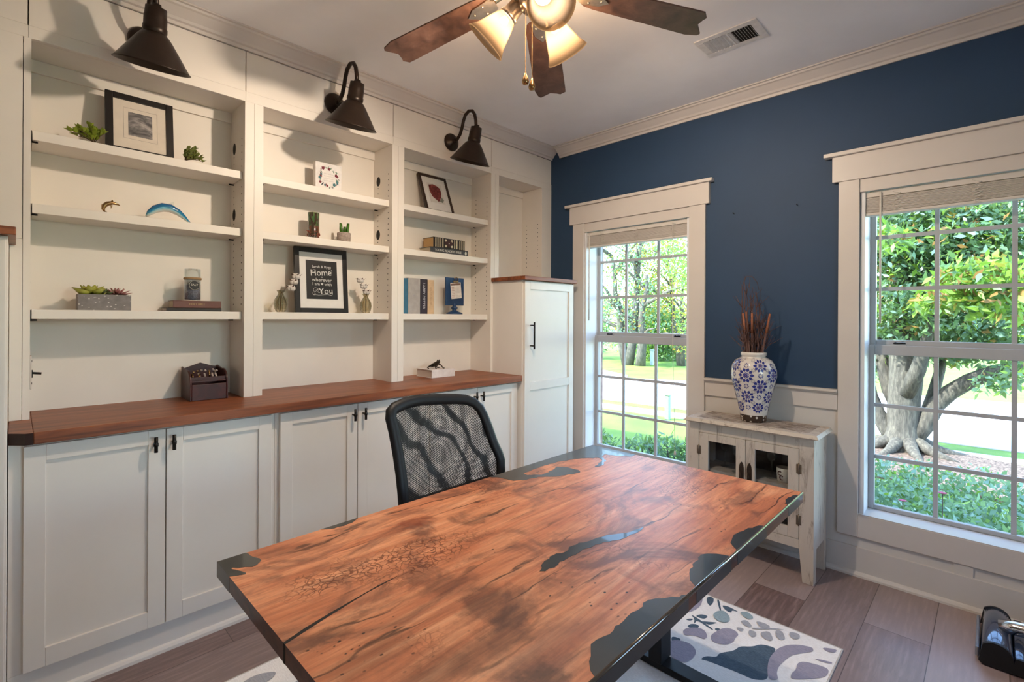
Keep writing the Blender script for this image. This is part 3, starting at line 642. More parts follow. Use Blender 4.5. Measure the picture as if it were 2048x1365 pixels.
RG = {0: [[(1.789,-1.221),(1.795,-1.187),(1.83,-1.162),(1.827,-1.132),(1.864,-1.077),(1.87,-1.032),(1.907,-1.0),(1.928,-0.955),(1.983,-0.939),(1.977,-1.019),(1.989,-1.086),(2.013,-1.151),(1.974,-1.189),(1.918,-1.191),(1.867,-1.2),(1.814,-1.209)],[(1.645,-1.168),(1.686,-1.155),(1.676,-1.197),(1.661,-1.202)],[(1.662,-1.06),(1.665,-1.034),(1.683,-1.017),(1.7,-1.022),(1.7,-1.044),(1.674,-1.064)],[(1.753,-0.996),(1.757,-0.981),(1.77,-0.977),(1.775,-0.984),(1.766,-1.002)],[(1.69,-0.981),(1.711,-0.966),(1.748,-0.938),(1.728,-0.982),(1.706,-0.988)],[(1.656,-0.963),(1.667,-0.934),(1.689,-0.924),(1.698,-0.933),(1.693,-0.958),(1.671,-0.966)],[(1.636,-1.022),(1.645,-1.001),(1.661,-0.99),(1.656,-1.014)],[(1.634,-0.966),(1.66,-0.971),(1.674,-0.974),(1.753,-1.001),(1.749,-1.012),(1.674,-0.986),(1.677,-1.028),(1.662,-0.987)],[(1.631,-0.788),(1.639,-0.766),(1.658,-0.767),(1.671,-0.806),(1.672,-0.846),(1.65,-0.827)],[(1.671,-0.767),(1.68,-0.761),(1.723,-0.843),(1.717,-0.848)],[(1.705,-0.798),(1.731,-0.785),(1.786,-0.797),(1.754,-0.805),(1.762,-0.827),(1.737,-0.828)]],
 1: [[(1.983,-0.939),(2.006,-0.886),(2.039,-0.853),(2.083,-0.833),(2.09,-0.86),(2.066,-0.894),(2.034,-0.944),(2.026,-0.989),(2.018,-1.048),(2.024,-1.094),(2.04,-1.124),(2.013,-1.151),(1.989,-1.086),(1.977,-1.019)],[(1.658,-1.195),(1.683,-1.17),(1.718,-1.16),(1.748,-1.174),(1.765,-1.203),(1.767,-1.247),(1.756,-1.284),(1.723,-1.291),(1.68,-1.28),(1.65,-1.24)],[(1.667,-1.071),(1.663,-1.107),(1.683,-1.129),(1.702,-1.105),(1.727,-1.095),(1.752,-1.096),(1.754,-1.068),(1.732,-1.038),(1.705,-1.033)],[(1.771,-0.978),(1.792,-0.946),(1.825,-0.945),(1.842,-0.965),(1.838,-0.995),(1.843,-1.02),(1.831,-1.062),(1.799,-1.084),(1.773,-1.08),(1.758,-1.049)],[(2.063,-0.978),(2.079,-0.949),(2.129,-0.93),(2.160,-0.93),(2.160,-0.992),(2.07,-1.094),(2.063,-1.054),(2.07,-1.022)],[(2.106,-0.807),(2.155,-0.777),(2.153,-0.807),(2.129,-0.822)],[(2.099,-0.902),(2.159,-0.877),(2.158,-0.891),(2.123,-0.905)],[(1.593,-0.770),(1.622,-0.804),(1.641,-0.875),(1.634,-0.931),(1.616,-0.974),(1.56,-0.976),(1.52,-.93),(1.52,-.83)]],
 2: [[(1.811,-0.86),(1.828,-0.834),(1.861,-0.86),(1.857,-0.883),(1.83,-0.88)],[(1.859,-0.812),(1.898,-0.801),(1.923,-0.815),(1.899,-0.85),(1.877,-0.839)],[(1.815,-0.918),(1.843,-0.904),(1.844,-0.932),(1.826,-0.934)],[(1.86,-0.899),(1.885,-0.891),(1.896,-0.917),(1.888,-0.942),(1.869,-0.933)],[(1.9,-0.881),(1.925,-0.845),(1.956,-0.897),(1.942,-0.918),(1.913,-0.909)],[(1.94,-0.82),(1.963,-0.807),(1.989,-0.854),(1.975,-0.88),(1.952,-0.861)],[(1.986,-0.789),(2.02,-0.777),(2.03,-0.808),(2.013,-0.834),(1.992,-0.82)],[(1.862,-0.876),(1.925,-0.82),(1.976,-0.78),(1.927,-0.827),(1.869,-0.885)]],
 3: [[(1.707,-0.906),(1.71,-0.862),(1.73,-0.835),(1.765,-0.86),(1.779,-0.892),(1.769,-0.925),(1.738,-0.933)],[(1.786,-0.797),(1.807,-0.771),(1.835,-0.784),(1.846,-0.802),(1.835,-0.825),(1.81,-0.821)]], 4: []}
RX0, RX1, RY0, RY1 = .625, 2.166, -2.95, -.763
rr = random.Random(11)
for i in range(46):                                       # the rest of the pattern, under and around the desk
    x, y = rr.uniform(RX0+.1, RX1-.12), rr.uniform(RY0+.12, RY1-.1)
    if x > 1.45 and y > -1.33: continue
    n = rr.choice((5, 6, 7)); R0 = rr.uniform(.03, .075); c = rr.choice((0,1,1,2,2,3,4)); ph = rr.uniform(0, 6.28)
    pet = []
    for k in range(n*4):
        w = 2*PI*k/(n*4); q = R0*(.72+.28*math.cos(n*w)); pet.append((x+q*math.cos(w+ph), y+q*math.sin(w+ph)))
    RG[c].append(pet)
    px, py = x+math.cos(ph)*R0*1.5, y+math.sin(ph)*R0*1.5
    RG[rr.choice((2,3,0))].append([(px+.05*math.cos(ph+a)*s_, py+.05*math.sin(ph+a)*s_) for a, s_ in ((0,1),(.9,.45),(2.2,.45),(3.14,.9),(4.1,.45),(5.4,.45))])
rb = MB().box(RX0, RX1, RY0, RY1, .0, .0072)
rg2 = [(.66,-2.47),(.70,-2.40),(.73,-2.43),(.72,-2.50),(.78,-2.44),(.80,-2.50),(.74,-2.58),(.69,-2.56)]
RG[2].append(rg2)
zk = 0
def chaikin(p, k=2):
    for _ in range(k):
        q = []
        for i in range(len(p)):
            a, b = p[i], p[(i+1) % len(p)]
            q += [(a[0]*.78+b[0]*.22, a[1]*.78+b[1]*.22), (a[0]*.22+b[0]*.78, a[1]*.22+b[1]*.78)]
        p = q
    return p
for c, pls in RG.items():
    for pl in pls:
        pl = chaikin(pl)
        zk += 1; rb.poly([(x, y, .0074+.00003*zk) for x, y in (pl if sum(pl[i][0]*pl[(i+1)%len(pl)][1]-pl[(i+1)%len(pl)][0]*pl[i][1] for i in range(len(pl))) > 0 else pl[::-1])], c+1)
part('pile', rb, [M['rug']]+RC, rug)
bd = MB()
for a in ((RX0-.006, RX1+.006, RY1, RY1+.006), (RX0-.006, RX1+.006, RY0-.006, RY0), (RX0-.006, RX0, RY0, RY1), (RX1, RX1+.006, RY0, RY1)): bd.box(*a, 0, .0085)
part('binding', bd, mat('rug_binding', lin(196,190,182), .9), rug, .002)
# ================================================================== OFFICE CHAIR
ch = thing('office_chair', 'black office chair with a mesh back pulled up to the desk', 'chair', (1.18, -1.92, 0))
def bx(z): return 1.294-.24*z                     # reclined back plane
OUT = [(-2.169,.66),(-2.167,.716),(-2.167,.78),(-2.170,.856),(-2.175,.933),(-2.182,.985),(-2.176,1.006),(-2.160,1.016),(-2.10,1.029),(-2.034,1.033),(-1.943,1.029),(-1.845,1.019),(-1.790,1.009),(-1.752,.992),(-1.727,.965),(-1.712,.93),(-1.700,.886),(-1.684,.807),(-1.671,.765),(-1.666,.734),(-1.674,.69),(-1.690,.655)]
CYC = -1.925
def curve_x(y): return .10*((y-CYC)/.25)**2*.35      # wraps forward at the sides
def inner(p, d=.026):
    cy, cz = CYC, .84
    v = Vector((p[0]-cy, p[1]-cz)); L = v.length; v *= (L-d)/L; return (cy+v.x, cz+v.y)
fm = MB()
ring = OUT + [(-1.75,.635),(-1.93,.628),(-2.11,.635)]
pts = [(bx(z)+curve_x(y), y, z) for y, z in [inner(p, .018) for p in ring]]
fm.tube(pts+[pts[0], pts[1]], .0188, 10, 0, False, None, (1.15, .8))
fr = part('back_frame', fm, M['blackplastic'], ch)
def sheet(off, wav, shrink):
    ny, nz = 40, 34; rg_ = [inner(p, shrink) for p in ring]
    zs = [p[1] for p in rg_]; z0, z1 = min(zs), max(zs); mb = MB(); grid = []
    def span(z):
        xs = []
        n = len(rg_)
        for i in range(n):
            a, b = rg_[i], rg_[(i+1) % n]
            if (a[1]-z)*(b[1]-z) <= 0 and abs(a[1]-b[1]) > 1e-9:
                xs.append(a[0]+(b[0]-a[0])*(z-a[1])/(b[1]-a[1]))
        return min(xs), max(xs)
    vs, fs = [], []
    for j in range(nz+1):
        z = z0+.0005+(z1-z0-.001)*j/nz; a, b = span(z)
        for i in range(ny+1):
            y = a+(b-a)*i/ny; e = min(i, ny-i)/ny*min(j, nz-j)/nz*8
            vs.append((bx(z)+curve_x(y)+off*min(1,e)+wav*min(1, e)*(math.sin(y*29+z*17)+.7*math.sin(z*31-y*13+1)), y, z))
    for j in range(nz):
        for i in range(ny):
            k = j*(ny+1)+i; fs.append((k, k+1, k+ny+2, k+ny+1))
    return mb.add(vs, fs, 0, True)
part('back_mesh', sheet(-.004, 0, .018), M['mesh'], ch)
part('rear_cover', sheet(-.030, .007, .020), M['mesh2'], ch)
# folds of the rear cover and lumbar pad
part('lumbar_pad', MB().box(bx(.70)-.012, bx(.70)+.004, -2.13, -1.72, .630, .682), M['seatfabric'], ch, .006)
st = MB()
for k in range(9):
    pass
seat = MB()
sp = [(1.10,-2.145),(1.11,-2.16),(1.30,-2.175),(1.48,-2.17),(1.56,-2.14),(1.585,-2.06),(1.59,-1.92),(1.585,-1.78),(1.56,-1.70),(1.48,-1.67),(1.30,-1.665),(1.11,-1.68),(1.10,-1.70)]
seat.prism(sp, 'z', .425, .495)
part('seat', seat, M['seatfabric'], ch, .022)
part('back_bracket', MB().tube([(1.30,CYC,.405),(1.12,CYC,.40),(1.06,CYC,.44),(1.065,CYC,.55),(1.09,CYC,.66)], .022, 10, 0, True, None, (1.6, .6)), M['blackplastic'], ch)
part('gas_column', MB().lathe([(0,.10),(.028,.10),(.028,.26),(.02,.262),(.02,.40),(.06,.405),(.06,.424),(0,.424)], (1.33, CYC, 0), 24), M['blackplastic'], ch)
for sgn, yy in ((-1, -2.215), (1, -1.635)):
    ar = part('armrest', MB().box(1.20, 1.44, yy-.035, yy+.035, .655, .682), M['blackplastic'], ch, .01)
    part('armrest_post', MB().tube([(1.33, yy-sgn*.12, .418),(1.33, yy, .42),(1.33, yy, .50),(1.32, yy, .655)], .016, 10, 0, True, None, (1.5,.7)), M['blackplastic'], ar)
for k in range(5):
    w = 2*PI*k/5+.3; c_, s_ = math.cos(w), math.sin(w)
    lgp = part('base_arm', MB().tube([(1.33+.02*c_, CYC+.02*s_, .115),(1.33+.15*c_, CYC+.15*s_, .105),(1.33+.29*c_, CYC+.29*s_, .082)], [.028,.022,.016], 10), M['blackplastic'], ch)
    R = Matrix.Translation((1.33+.29*c_, CYC+.29*s_, .0365)) @ Matrix.Rotation(w, 4, 'Z') @ Matrix.Rotation(PI/2, 4, 'X')
    part('caster', MB().lathe([(0,-.024),(.022,-.024),(.0285,-.018),(.0285,-.004),(.012,-.003),(.012,.003),(.0285,.004),(.0285,.018),(.022,.024),(0,.024)], (0,0,0), 20, 0, R).tube([(1.33+.29*c_, CYC+.29*s_, .04),(1.33+.29*c_, CYC+.29*s_, .085)], .007, 8), M['blackplastic'], lgp)
# ================================================================== DISTRESSED SIDE CABINET
sc = thing('side_cabinet', 'small distressed white cabinet with two glass doors between the windows', 'cabinet', (1.64, -.17, 0))
cx0, cx1, cy0, cy1 = 1.322, 1.962, -.300, -.046
D = M['distress']
def leg(x0, x1, y0, y1, ox, oy):
    # tapered below the apron
    m = MB(); t = .016
    xa, xb = (x0, x1-t) if ox < 0 else (x0+t, x1); ya, yb = (y0, y1-.010) if oy < 0 else (y0+.010, y1)
    v = [(xa,ya,.0005),(xb,ya,.0005),(xb,yb,.0005),(xa,yb,.0005),(x0,y0,.165),(x1,y0,.165),(x1,y1,.165),(x0,y1,.165),(x0,y0,.7245),(x1,y0,.7245),(x1,y1,.7245),(x0,y1,.7245)]
    m.add(v, [(3,2,1,0),(0,1,5,4),(1,2,6,5),(2,3,7,6),(3,0,4,7),(4,5,9,8),(5,6,10,9),(6,7,11,10),(7,4,8,11),(8,9,10,11)])
    part('leg', m, D, sc, .002)
leg(cx0, cx0+.055, cy0, cy0+.055, -1, -1); leg(cx1-.066, cx1, cy0, cy0+.055, 1, -1); leg(cx0, cx0+.055, cy1-.045, cy1, -1, 1); leg(cx1-.055, cx1, cy1-.045, cy1, 1, 1)
bd_ = MB().box(cx1-.016, cx1-.001, cy0+.055, cy1-.045, .165, .7245).box(cx0+.001, cx0+.016, cy0+.055, cy1-.045, .165, .7245)
bd_.box(cx0+.055, cx1-.066, cy0+.003, cy0+.022, .672, .7245).box(cx0+.055, cx1-.066, cy0+.003, cy0+.022, .165, .212)
part('case', bd_, D, sc, .0015)
bi = MB().box(cx0+.055, cx1-.055, cy1-.012, cy1-.002, .165, .7245).box(cx0+.0165, cx1-.0165, cy0+.022, cy1-.012, .190, .206)
part('back_panel', bi, M['cabinside'], sc)
part('inner_shelf', MB().box(cx0+.0165, cx1-.0165, cy0+.030, cy1-.0125, .446, .462), mat('pale_shelf', (.46,.38,.31), .6, var=.08), sc)
tp = [(0, .7255), (0, .755)]
top = MB()
a0, a1, b0, b1 = 1.300, 1.990, -.337, -.041
v = [(a0+.030,b0+.030,.7255),(a1-.030,b0+.030,.7255),(a1-.030,b1,.7255),(a0+.030,b1,.7255),(a0,b0,.738),(a1,b0,.738),(a1,b1,.738),(a0,b1,.738),(a0+.012,b0+.012,.755),(a1-.012,b0+.012,.755),(a1-.012,b1,.755),(a0+.012,b1,.755)]
top.add(v, [(3,2,1,0),(0,1,5,4),(1,2,6,5),(2,3,7,6),(3,0,4,7),(4,5,9,8),(5,6,10,9),(6,7,11,10),(7,4,8,11)], 0)
top.add(v, [(8,9,10,11)], 0)
tpo = part('top', top, D, sc, .0015)
ps = MB(); x = a0+.055
rr = random.Random(2)
while x < a1-.06:
    ps.box(x, min(x+.028, a1-.055), b0+.060, b1-.012, .7548, .7556+rr.uniform(0,.0006)); x += .0305
part('top_slats', ps, M['distress_top'], tpo)
xm = 1.636
for side, (xa, xb) in enumerate(((cx0+.057, xm-.0015), (xm+.0015, cx1-.068))):
    za, zb = .2135, .6705; st_ = .048
    ga, gb = (xa+.052, xb-.050) if side == 0 else (xa+.046, xb-.050)
    d = MB().box(xa, ga, cy0+.001, cy0+.021, za, zb).box(gb, xb, cy0+.001, cy0+.021, za, zb).box(ga, gb, cy0+.001, cy0+.021, za, za+.05).box(ga, gb, cy0+.001, cy0+.021, zb-.042, zb)
    p = part('door', d, D, sc, .0015)
    part('glass_pane', MB().box(ga-.003, gb+.003, cy0+.010, cy0+.012, za+.047, zb-.039), M['cabglass'], p)
    hx = xb-.019 if side == 0 else xa+.019
    hp = [(hx-.0125, .445), (hx+.0125, .445), (hx+.0125, .515), (hx+.010, .532), (hx+.004, .545), (hx, .549), (hx-.004, .545), (hx-.010, .532), (hx-.0125, .515)]
    part('handle', MB().prism(hp, 'y', cy0-.003, cy0+.001).ball((hx, cy0-.006, .53), .005, 0, 10).tube([(hx-.008, cy0-.008, .50), (hx, cy0-.013, .48), (hx+.008, cy0-.008, .46)], .003, 8), mat('aged_iron', (.05,.032,.022), .5, .6), p)
    hgx = xa-.001 if side == 0 else xb+.001
    for z in (.57, .31):
        part('hinge', MB().tube([(hgx, cy0-.002, z-.028), (hgx, cy0-.002, z+.028)], .0035, 8).box(hgx-.012, hgx+.012, cy0-.0008, cy0+.001, z-.024, z+.024), mat('hinge_metal', (.20,.16,.12), .5, .7), p)
# things inside it
SZ = .4622
mg = thing('mug', 'white mug with dark red letters behind the right cabinet door', 'mug', (1.800, -.205, SZ))
part('cup', MB().lathe([(0,0),(.029,0),(.032,.004),(.036,.075),(.0335,.075),(.030,.008),(0,.008)], (1.800,-.205,SZ), 28), mat('cream_ceramic', (.72,.66,.58), .35), mg)
part('handle', MB().tube([(1.834,-.205,SZ+.06),(1.856,-.205,SZ+.055),(1.860,-.205,SZ+.035),(1.848,-.205,SZ+.018),(1.832,-.205,SZ+.015)], .005, 8), mat('cream_ceramic_handle', (.72,.66,.58), .35), mg)
Mt = Matrix.Translation((1.788,-.2398,SZ+.048)) @ Matrix.Rotation(-.34, 4, 'Z') @ Matrix.Rotation(PI/2, 4, 'X')
lt = text_mb('C', .034, Mt, extrude=.0012); lt = text_mb('C', .034, Mt @ Matrix.Translation((.010,-.022,0)), lt, extrude=.0012)
part('lettering', lt, mat('maroon_print', (.10,.012,.015), .5), mg)
bw = thing('bowl', 'patterned green and blue glass bowl behind the right cabinet door', 'bowl', (1.868, -.150, SZ))
bm = NT('mosaic_glass'); vo = bm.n('TexVoronoi'); vo.inputs['Scale'].default_value = 55; bm.l(bm.coord(), vo.inputs['Vector']); bm.base(bm.ramp(bm.math('FRACT', bm.math('MULTIPLY', vo.outputs['Distance'], 3.1)), [(.2, (.20,.30,.24)), (.5, (.38,.40,.20)), (.8, (.10,.24,.36))])); bm.b.inputs['Roughness'].default_value = .2
part('bowl_body', MB().lathe([(0,0),(.025,0),(.042,.02),(.052,.06),(.050,.10),(.047,.10),(.048,.06),(.039,.024),(0,.006)], (1.868,-.150,SZ), 28), bm.mat, bw)
def goblet(x, y, label, h=.15):
    g = thing('goblet', label, 'glass', (x, y, SZ))
    part('foot', MB().lathe([(0,0),(.026,0),(.026,.003),(.006,.007),(.0045,.012),(.0045,h*.58),(0,h*.58)], (x,y,SZ), 20), M['clear'], g)
    part('bowl', MB().lathe([(.0045,h*.58),(.018,h*.64),(.026,h*.78),(.024,h),(.0225,h),(.0245,h*.78),(.017,h*.66),(0,h*.60)], (x,y,SZ), 24), M['clear'], g)
goblet(1.735, -.190, 'clear stemmed goblet behind the right cabinet door, left of the mug')
goblet(1.560, -.215, 'clear stemmed goblet behind the left cabinet door near the handle')
goblet(1.470, -.150, 'clear stemmed goblet behind the left cabinet door near the hinge side')
# ================================================================== VASE AND TWIGS
VX, VY, VZ = 1.632, -.168, .7565
vs_ = thing('vase', 'tall white ceramic vase with blue floral medallions on the small cabinet', 'vase', (VX, VY, VZ))
prof = [(0,0),(.060,0),(.066,.006),(.071,.05),(.082,.105),(.097,.165),(.110,.215),(.118,.255),(.117,.290),(.110,.318),(.094,.342),(.072,.354),(.062,.358),(.060,.364),(.065,.368),(.067,.376),(.067,.384),(.063,.388),(.058,.386),(.054,.37),(.058,.352),(.09,.33),(.10,.27),(.06,.06),(0,.03)]
vb = NT('vase_glaze'); nz = vb.noise(vb.coord(), 8, 3)
bl = vb.mix(nz, (.62,.57,.52), (.74,.69,.64))
vo = vb.n('TexVoronoi'); vo.inputs['Scale'].default_value = 48; vb.l(vb.coord(), vo.inputs['Vector'])
spz = vb.n('SeparateXYZ'); tcv = vb.n('TexCoord'); vb.l(tcv.outputs['Object'], spz.inputs[0])
foot = vb.math('LESS_THAN', spz.outputs[2], .040)
spk = vb.mix(vb.math('LESS_THAN', vo.outputs['Distance'], .30), (.045,.028,.020), (.66,.60,.52))
vb.base(vb.mix(foot, bl, spk)); vb.b.inputs['Roughness'].default_value = .14; vb.b.inputs['Coat Weight'].default_value = .4
body = part('body', MB().lathe(prof, (VX,VY,VZ), 56), vb.mat, vs_)
# painted medallions: petals lying on the glaze
def vr(h):
    pf = prof[1:18]
    for (r0, z0), (r1, z1) in zip(pf, pf[1:]):
        if z0 <= h <= z1 and z1 > z0: return r0+(r1-r0)*(h-z0)/(z1-z0)
    return .06
def onv(w, h, e=.0007):
    r = vr(h)+e; return (VX+r*math.cos(w), VY+r*math.sin(w), VZ+h)
pb = MB()
def patch(w, h, pts, m):
    r = vr(h); vs2 = [onv(w, h, .0012)]
    for a, b in pts: vs2.append(onv(w+a/r, h+b, .0010))
    n = len(pts); pb.add(vs2, [(0, 1+i, 1+(i+1) % n) for i in range(n)], m, True)
def medallion(w, h, s=1.0):
    for k in range(10):
        t = 2*PI*k/10
        for ra, rb2, wd, m in ((.016, .033, .0068, 0),):
            c_, s_ = math.cos(t), math.sin(t)
            q = [(ra*.9, 0), (ra*1.25, wd*.8), ((ra+rb2)/2, wd), (rb2, 0), ((ra+rb2)/2, -wd), (ra*1.25, -wd*.8)]
            qq = [(s*(x*c_-y*s_), s*(x*s_+y*c_)) for x, y in q]
            cx = sum(p[0] for p in qq)/6; cy = sum(p[1] for p in qq)/6
            r = vr(h)
            vs2 = [onv(w+cx/r, h+cy, .0012)]+[onv(w+a/r, h+b, .0010) for a, b in qq]
            pb.add(vs2, [(0, 1+i, 1+(i+1) % 6) for i in range(6)], m, True)
    patch(w, h, [(s*.0140*math.cos(2*PI*i/20)*(1 if i % 2 else .78), s*.0140*math.sin(2*PI*i/20)*(1 if i % 2 else .78)) for i in range(20)], 0)
    for k in range(8):
        t = 2*PI*k/8; r = vr(h); a, b = .0085*s*math.cos(t), .0085*s*math.sin(t)
        pb.add([onv(w+(a+.0022*math.cos(2*PI*i/6))/r, h+b+.0022*math.sin(2*PI*i/6), .0017) for i in range(6)], [tuple(range(6))], 2)
    patch_c = [onv(w+(.004*math.cos(2*PI*i/8))/vr(h), h+.004*math.sin(2*PI*i/8), .0018) for i in range(8)]; pb.add(patch_c, [tuple(range(8))], 1)
def minor(w, h, m=1, s=1.0, n=8):
    for k in range(n):
        t = 2*PI*k/n; c_, s_ = math.cos(t), math.sin(t); r = vr(h)
        q = [(.004*s,0),(.008*s,.0024*s),(.0125*s,0),(.008*s,-.0024*s)]
        pb.add([onv(w+(x*c_-y*s_)/r, h+x*s_+y*c_, .0012) for x, y in q], [(0,1,2,3)], m)
W0 = math.atan2(CAM.y-VY, CAM.x-VX)
NV = 5
for k in range(NV):
    w = W0+2*PI*k/NV+.30
    for j, h in enumerate((.085, .145, .205, .265, .318)):
        ww = w+(PI/NV if j % 2 else 0)
        medallion(ww, h, (.95,1.12,1.25,1.3,1.1)[j])
        minor(ww+PI/NV, h, 0, 1.25)
        minor(ww+PI/NV*.52, h+.030, 3, 1.1); minor(ww-PI/NV*.52, h+.030, 3, 1.0)
part('medallions', pb, [mat('cobalt_blue', (.030,.040,.22), .2), mat('violet_centre', (.16,.07,.16), .3), mat('glaze_dots', (.66,.62,.62), .2), mat('grey_blossom', (.30,.27,.30), .3)], body)
tw_m = wood('twig_bark', lin(50,32,30), lin(96,66,60), lin(136,104,94), (20,20,4), .8)
st_m = wood('peeled_stick', lin(110,60,40), lin(160,98,66), lin(190,128,94), (20,20,4), .7)
rr = random.Random(21)
def twig_mesh(top, r0, wob, branches):
    mb = MB(); base = Vector((VX+rr.uniform(-.02,.02), VY+rr.uniform(-.02,.02), VZ+.06))
    mid = Vector((VX+max(-.042,min(.042,(top.x-VX)*.6)), VY+max(-.04,min(.04,(top.y-VY)*.6)), VZ+.385))
    pts = []
    for i in range(13):
        t = i/12
        p = base.lerp(mid, t/.42) if t < .42 else mid.lerp(top, (t-.42)/.58)
        if t > .45: p = p+Vector((rr.uniform(-1,1), rr.uniform(-.6,.6), 0))*wob
        pts.append(p)
    mb.tube(pts, [r0*(1-.75*i/12) for i in range(13)], 6)
    for b in range(branches):
        i = rr.randint(7, 11); p = pts[i]; d = Vector((rr.uniform(-1,1), rr.uniform(-.5,.5), rr.uniform(.5,1.6))).normalized(); L = rr.uniform(.03,.10); q = []
        for k in range(6): q.append(p+d*(L*k/5)+Vector((rr.uniform(-1,1), rr.uniform(-1,1), 0))*.003)
        mb.tube(q, [r0*.42*(1-.7*k/5) for k in range(6)], 5)
    return mb
tops = [(1492,665),(1500,640),(1511,630),(1519,640),(1528,640),(1483,675),(1489,640),(1497,650),(1508,655),(1517,648),(1524,655),(1532,662),(1478,690),(1536,650),(1505,680),(1520,690),(1487,552),(1493,570),(1500,556),(1506,575),(1513,578),(1519,600),(1523,574),(1527,620),(1500,600),(1481,600),(1478,660),(1484,640),(1544,660),(1540,690),(1512,640),(1530,640)]
for i, (px, py) in enumerate(tops):
    tp_ = at(px, py, 'y', VY+rr.uniform(-.05,.05)); 
    solo('twig', twig_mesh(tp_, rr.uniform(.0036,.006), .006, rr.randint(4,8)), tw_m, 'thin dark dried twig standing in the blue floral vase', 'twig', 'dried twigs in the blue floral vase', org=(VX,VY,VZ+.06))
# tightly curved tendril over the top
td = MB(); td.tube([(VX, VY, VZ+.30), at(1486,640,'y',VY), at(1484,575,'y',VY), at(1492,553,'y',VY), at(1504,553,'y',VY), at(1514,565,'y',VY), at(1518,580,'y',VY)], [.003,.0026,.0022,.002,.0018,.0015,.001], 6)
solo('twig', td, tw_m, 'dark twig arching over at the very top of the vase bouquet', 'twig', 'dried twigs in the blue floral vase', org=(VX,VY,VZ+.06))
for (px, py), lab in zip(((1486,627),(1493,624),(1504,627),(1540,628)), ('peeled orange-brown stick at the left of the vase bouquet','peeled orange-brown stick second from left in the vase bouquet','peeled orange-brown stick third from left in the vase bouquet','peeled orange-brown stick leaning right in the vase bouquet')):
    tp_ = at(px, py, 'y', VY-.03); b_ = Vector((VX+(tp_.x-VX)*.25, VY-.012, VZ+.08)); mp_ = Vector((VX+(tp_.x-VX)*.55, VY-.02, VZ+.385))
    s_ = MB().tube([b_, mp_, mp_.lerp(tp_, .5)], [.006,.006,.0058], 8, 1).tube([mp_.lerp(tp_, .5), tp_], [.0062,.0058], 8, 0)
    solo('stick', s_, [st_m, tw_m], lab, 'stick', 'peeled sticks in the blue floral vase', org=tuple(b_))
for (px, py), lab in (((1468,428),'tiny bare nail in the navy wall above the vase'), ((1595,411),'tiny bare nail in the navy wall near the window header')):
    q = at(px, py, 'y', 0)
    solo('nail', MB().tube([(q.x, -.0008, q.z), (q.x, -.014, q.z+.003)], .0016, 8).tube([(q.x, -.014, q.z+.003), (q.x, -.0155, q.z+.0033)], .0032, 8), M['black'], lab, 'nail', org=tuple(q))
# ================================================================== VACUUM HEAD
vc = thing('vacuum_floor_head', 'glossy dark blue vacuum floor head lying by the baseboard', 'vacuum cleaner', (2.625, -.29, 0))
vm_b = mat('vacuum_blue_gloss', (.045,.065,.11), .12, .3, coat=.6); vm_s = mat('vacuum_silver', (.35,.38,.44), .2, .7)
def lob(x0, z0, r, x1, z1, r1):
    o_ = []
    for i in range(15): w = PI*.78+ -PI*.9*i/14; o_.append((x0+r*math.cos(w), z0+r*math.sin(w)))
    for i in range(11): w = PI*.62-PI*.62*i/10; o_.append((x1+r1*math.cos(w), z1+r1*math.sin(w)))
    return o_ + [(x1+r1, .006), (x0-r*.75, .004), (x0-r, .014)]
pf = lob(2.607, .050, .047, 2.672, .032, .034)
part('body', MB().prism(pf, 'y', -.455, -.14, 0, None, True), vm_b, vc, .002)
part('end_cap', MB().prism([(x+ (x-2.635)*.02, z*1.01+.0) for x, z in pf], 'y', -.470, -.4555), M['blackplastic'], vc, .003)
part('end_cap', MB().prism([(x+ (x-2.635)*.02, z*1.01+.0) for x, z in pf], 'y', -.1395, -.128), M['blackplastic'], vc, .003)
part('bumper', MB().box(2.548, 2.560, -.44, -.15, .012, .050), vm_s, vc, .004)
part('rear_plate', MB().box(2.640, 2.745, -.225, -.135, .030, .062), vm_s, vc, .006)
part('neck', MB().tube([(2.618,-.30,.098),(2.66,-.305,.108),(2.74,-.31,.118),(2.80,-.315,.125)], [.022,.027,.028,.028], 20), M['chrome'], vc)
part('wand', MB().tube([(2.79,-.315,.125),(2.87,-.32,.14),(2.93,-.325,.20),(3.02,-.33,.42)], .024, 16), M['blackplastic'], vc)
# ================================================================== SHELF ORNAMENTS
Z1, Z2, Z3 = 2.0402, 1.7602, 1.3522
black_fr = mat('black_frame', (.012,.009,.008), .38); brown_fr = mat('dark_brown_frame', (.035,.020,.014), .4)
matb = mat('cream_mat_board', (.66,.58,.49), .8, var=.02); matw = mat('white_mat_board', (.68,.65,.62), .8, var=.02)
def picture(label, x, y, z, w, h, lean, bord, mt, board, yaw=0, glass=True):
    r = thing('picture_frame', label, 'picture frame', (x, y, z), (0, -lean, yaw), None, True)
    f = MB()
    for a in ((-w/2, -w/2+bord, 0, h), (w/2-bord, w/2, 0, h), (-w/2+bord, w/2-bord, 0, bord), (-w/2+bord, w/2-bord, h-bord, h)): f.box(-.018, 0, *a)
    part('frame', f, mt, r, .0015)
    part('mat_board', MB().box(-.014, -.006, -w/2+bord-.002, w/2-bord+.002, bord-.002, h-bord+.002), board, r)
    return r
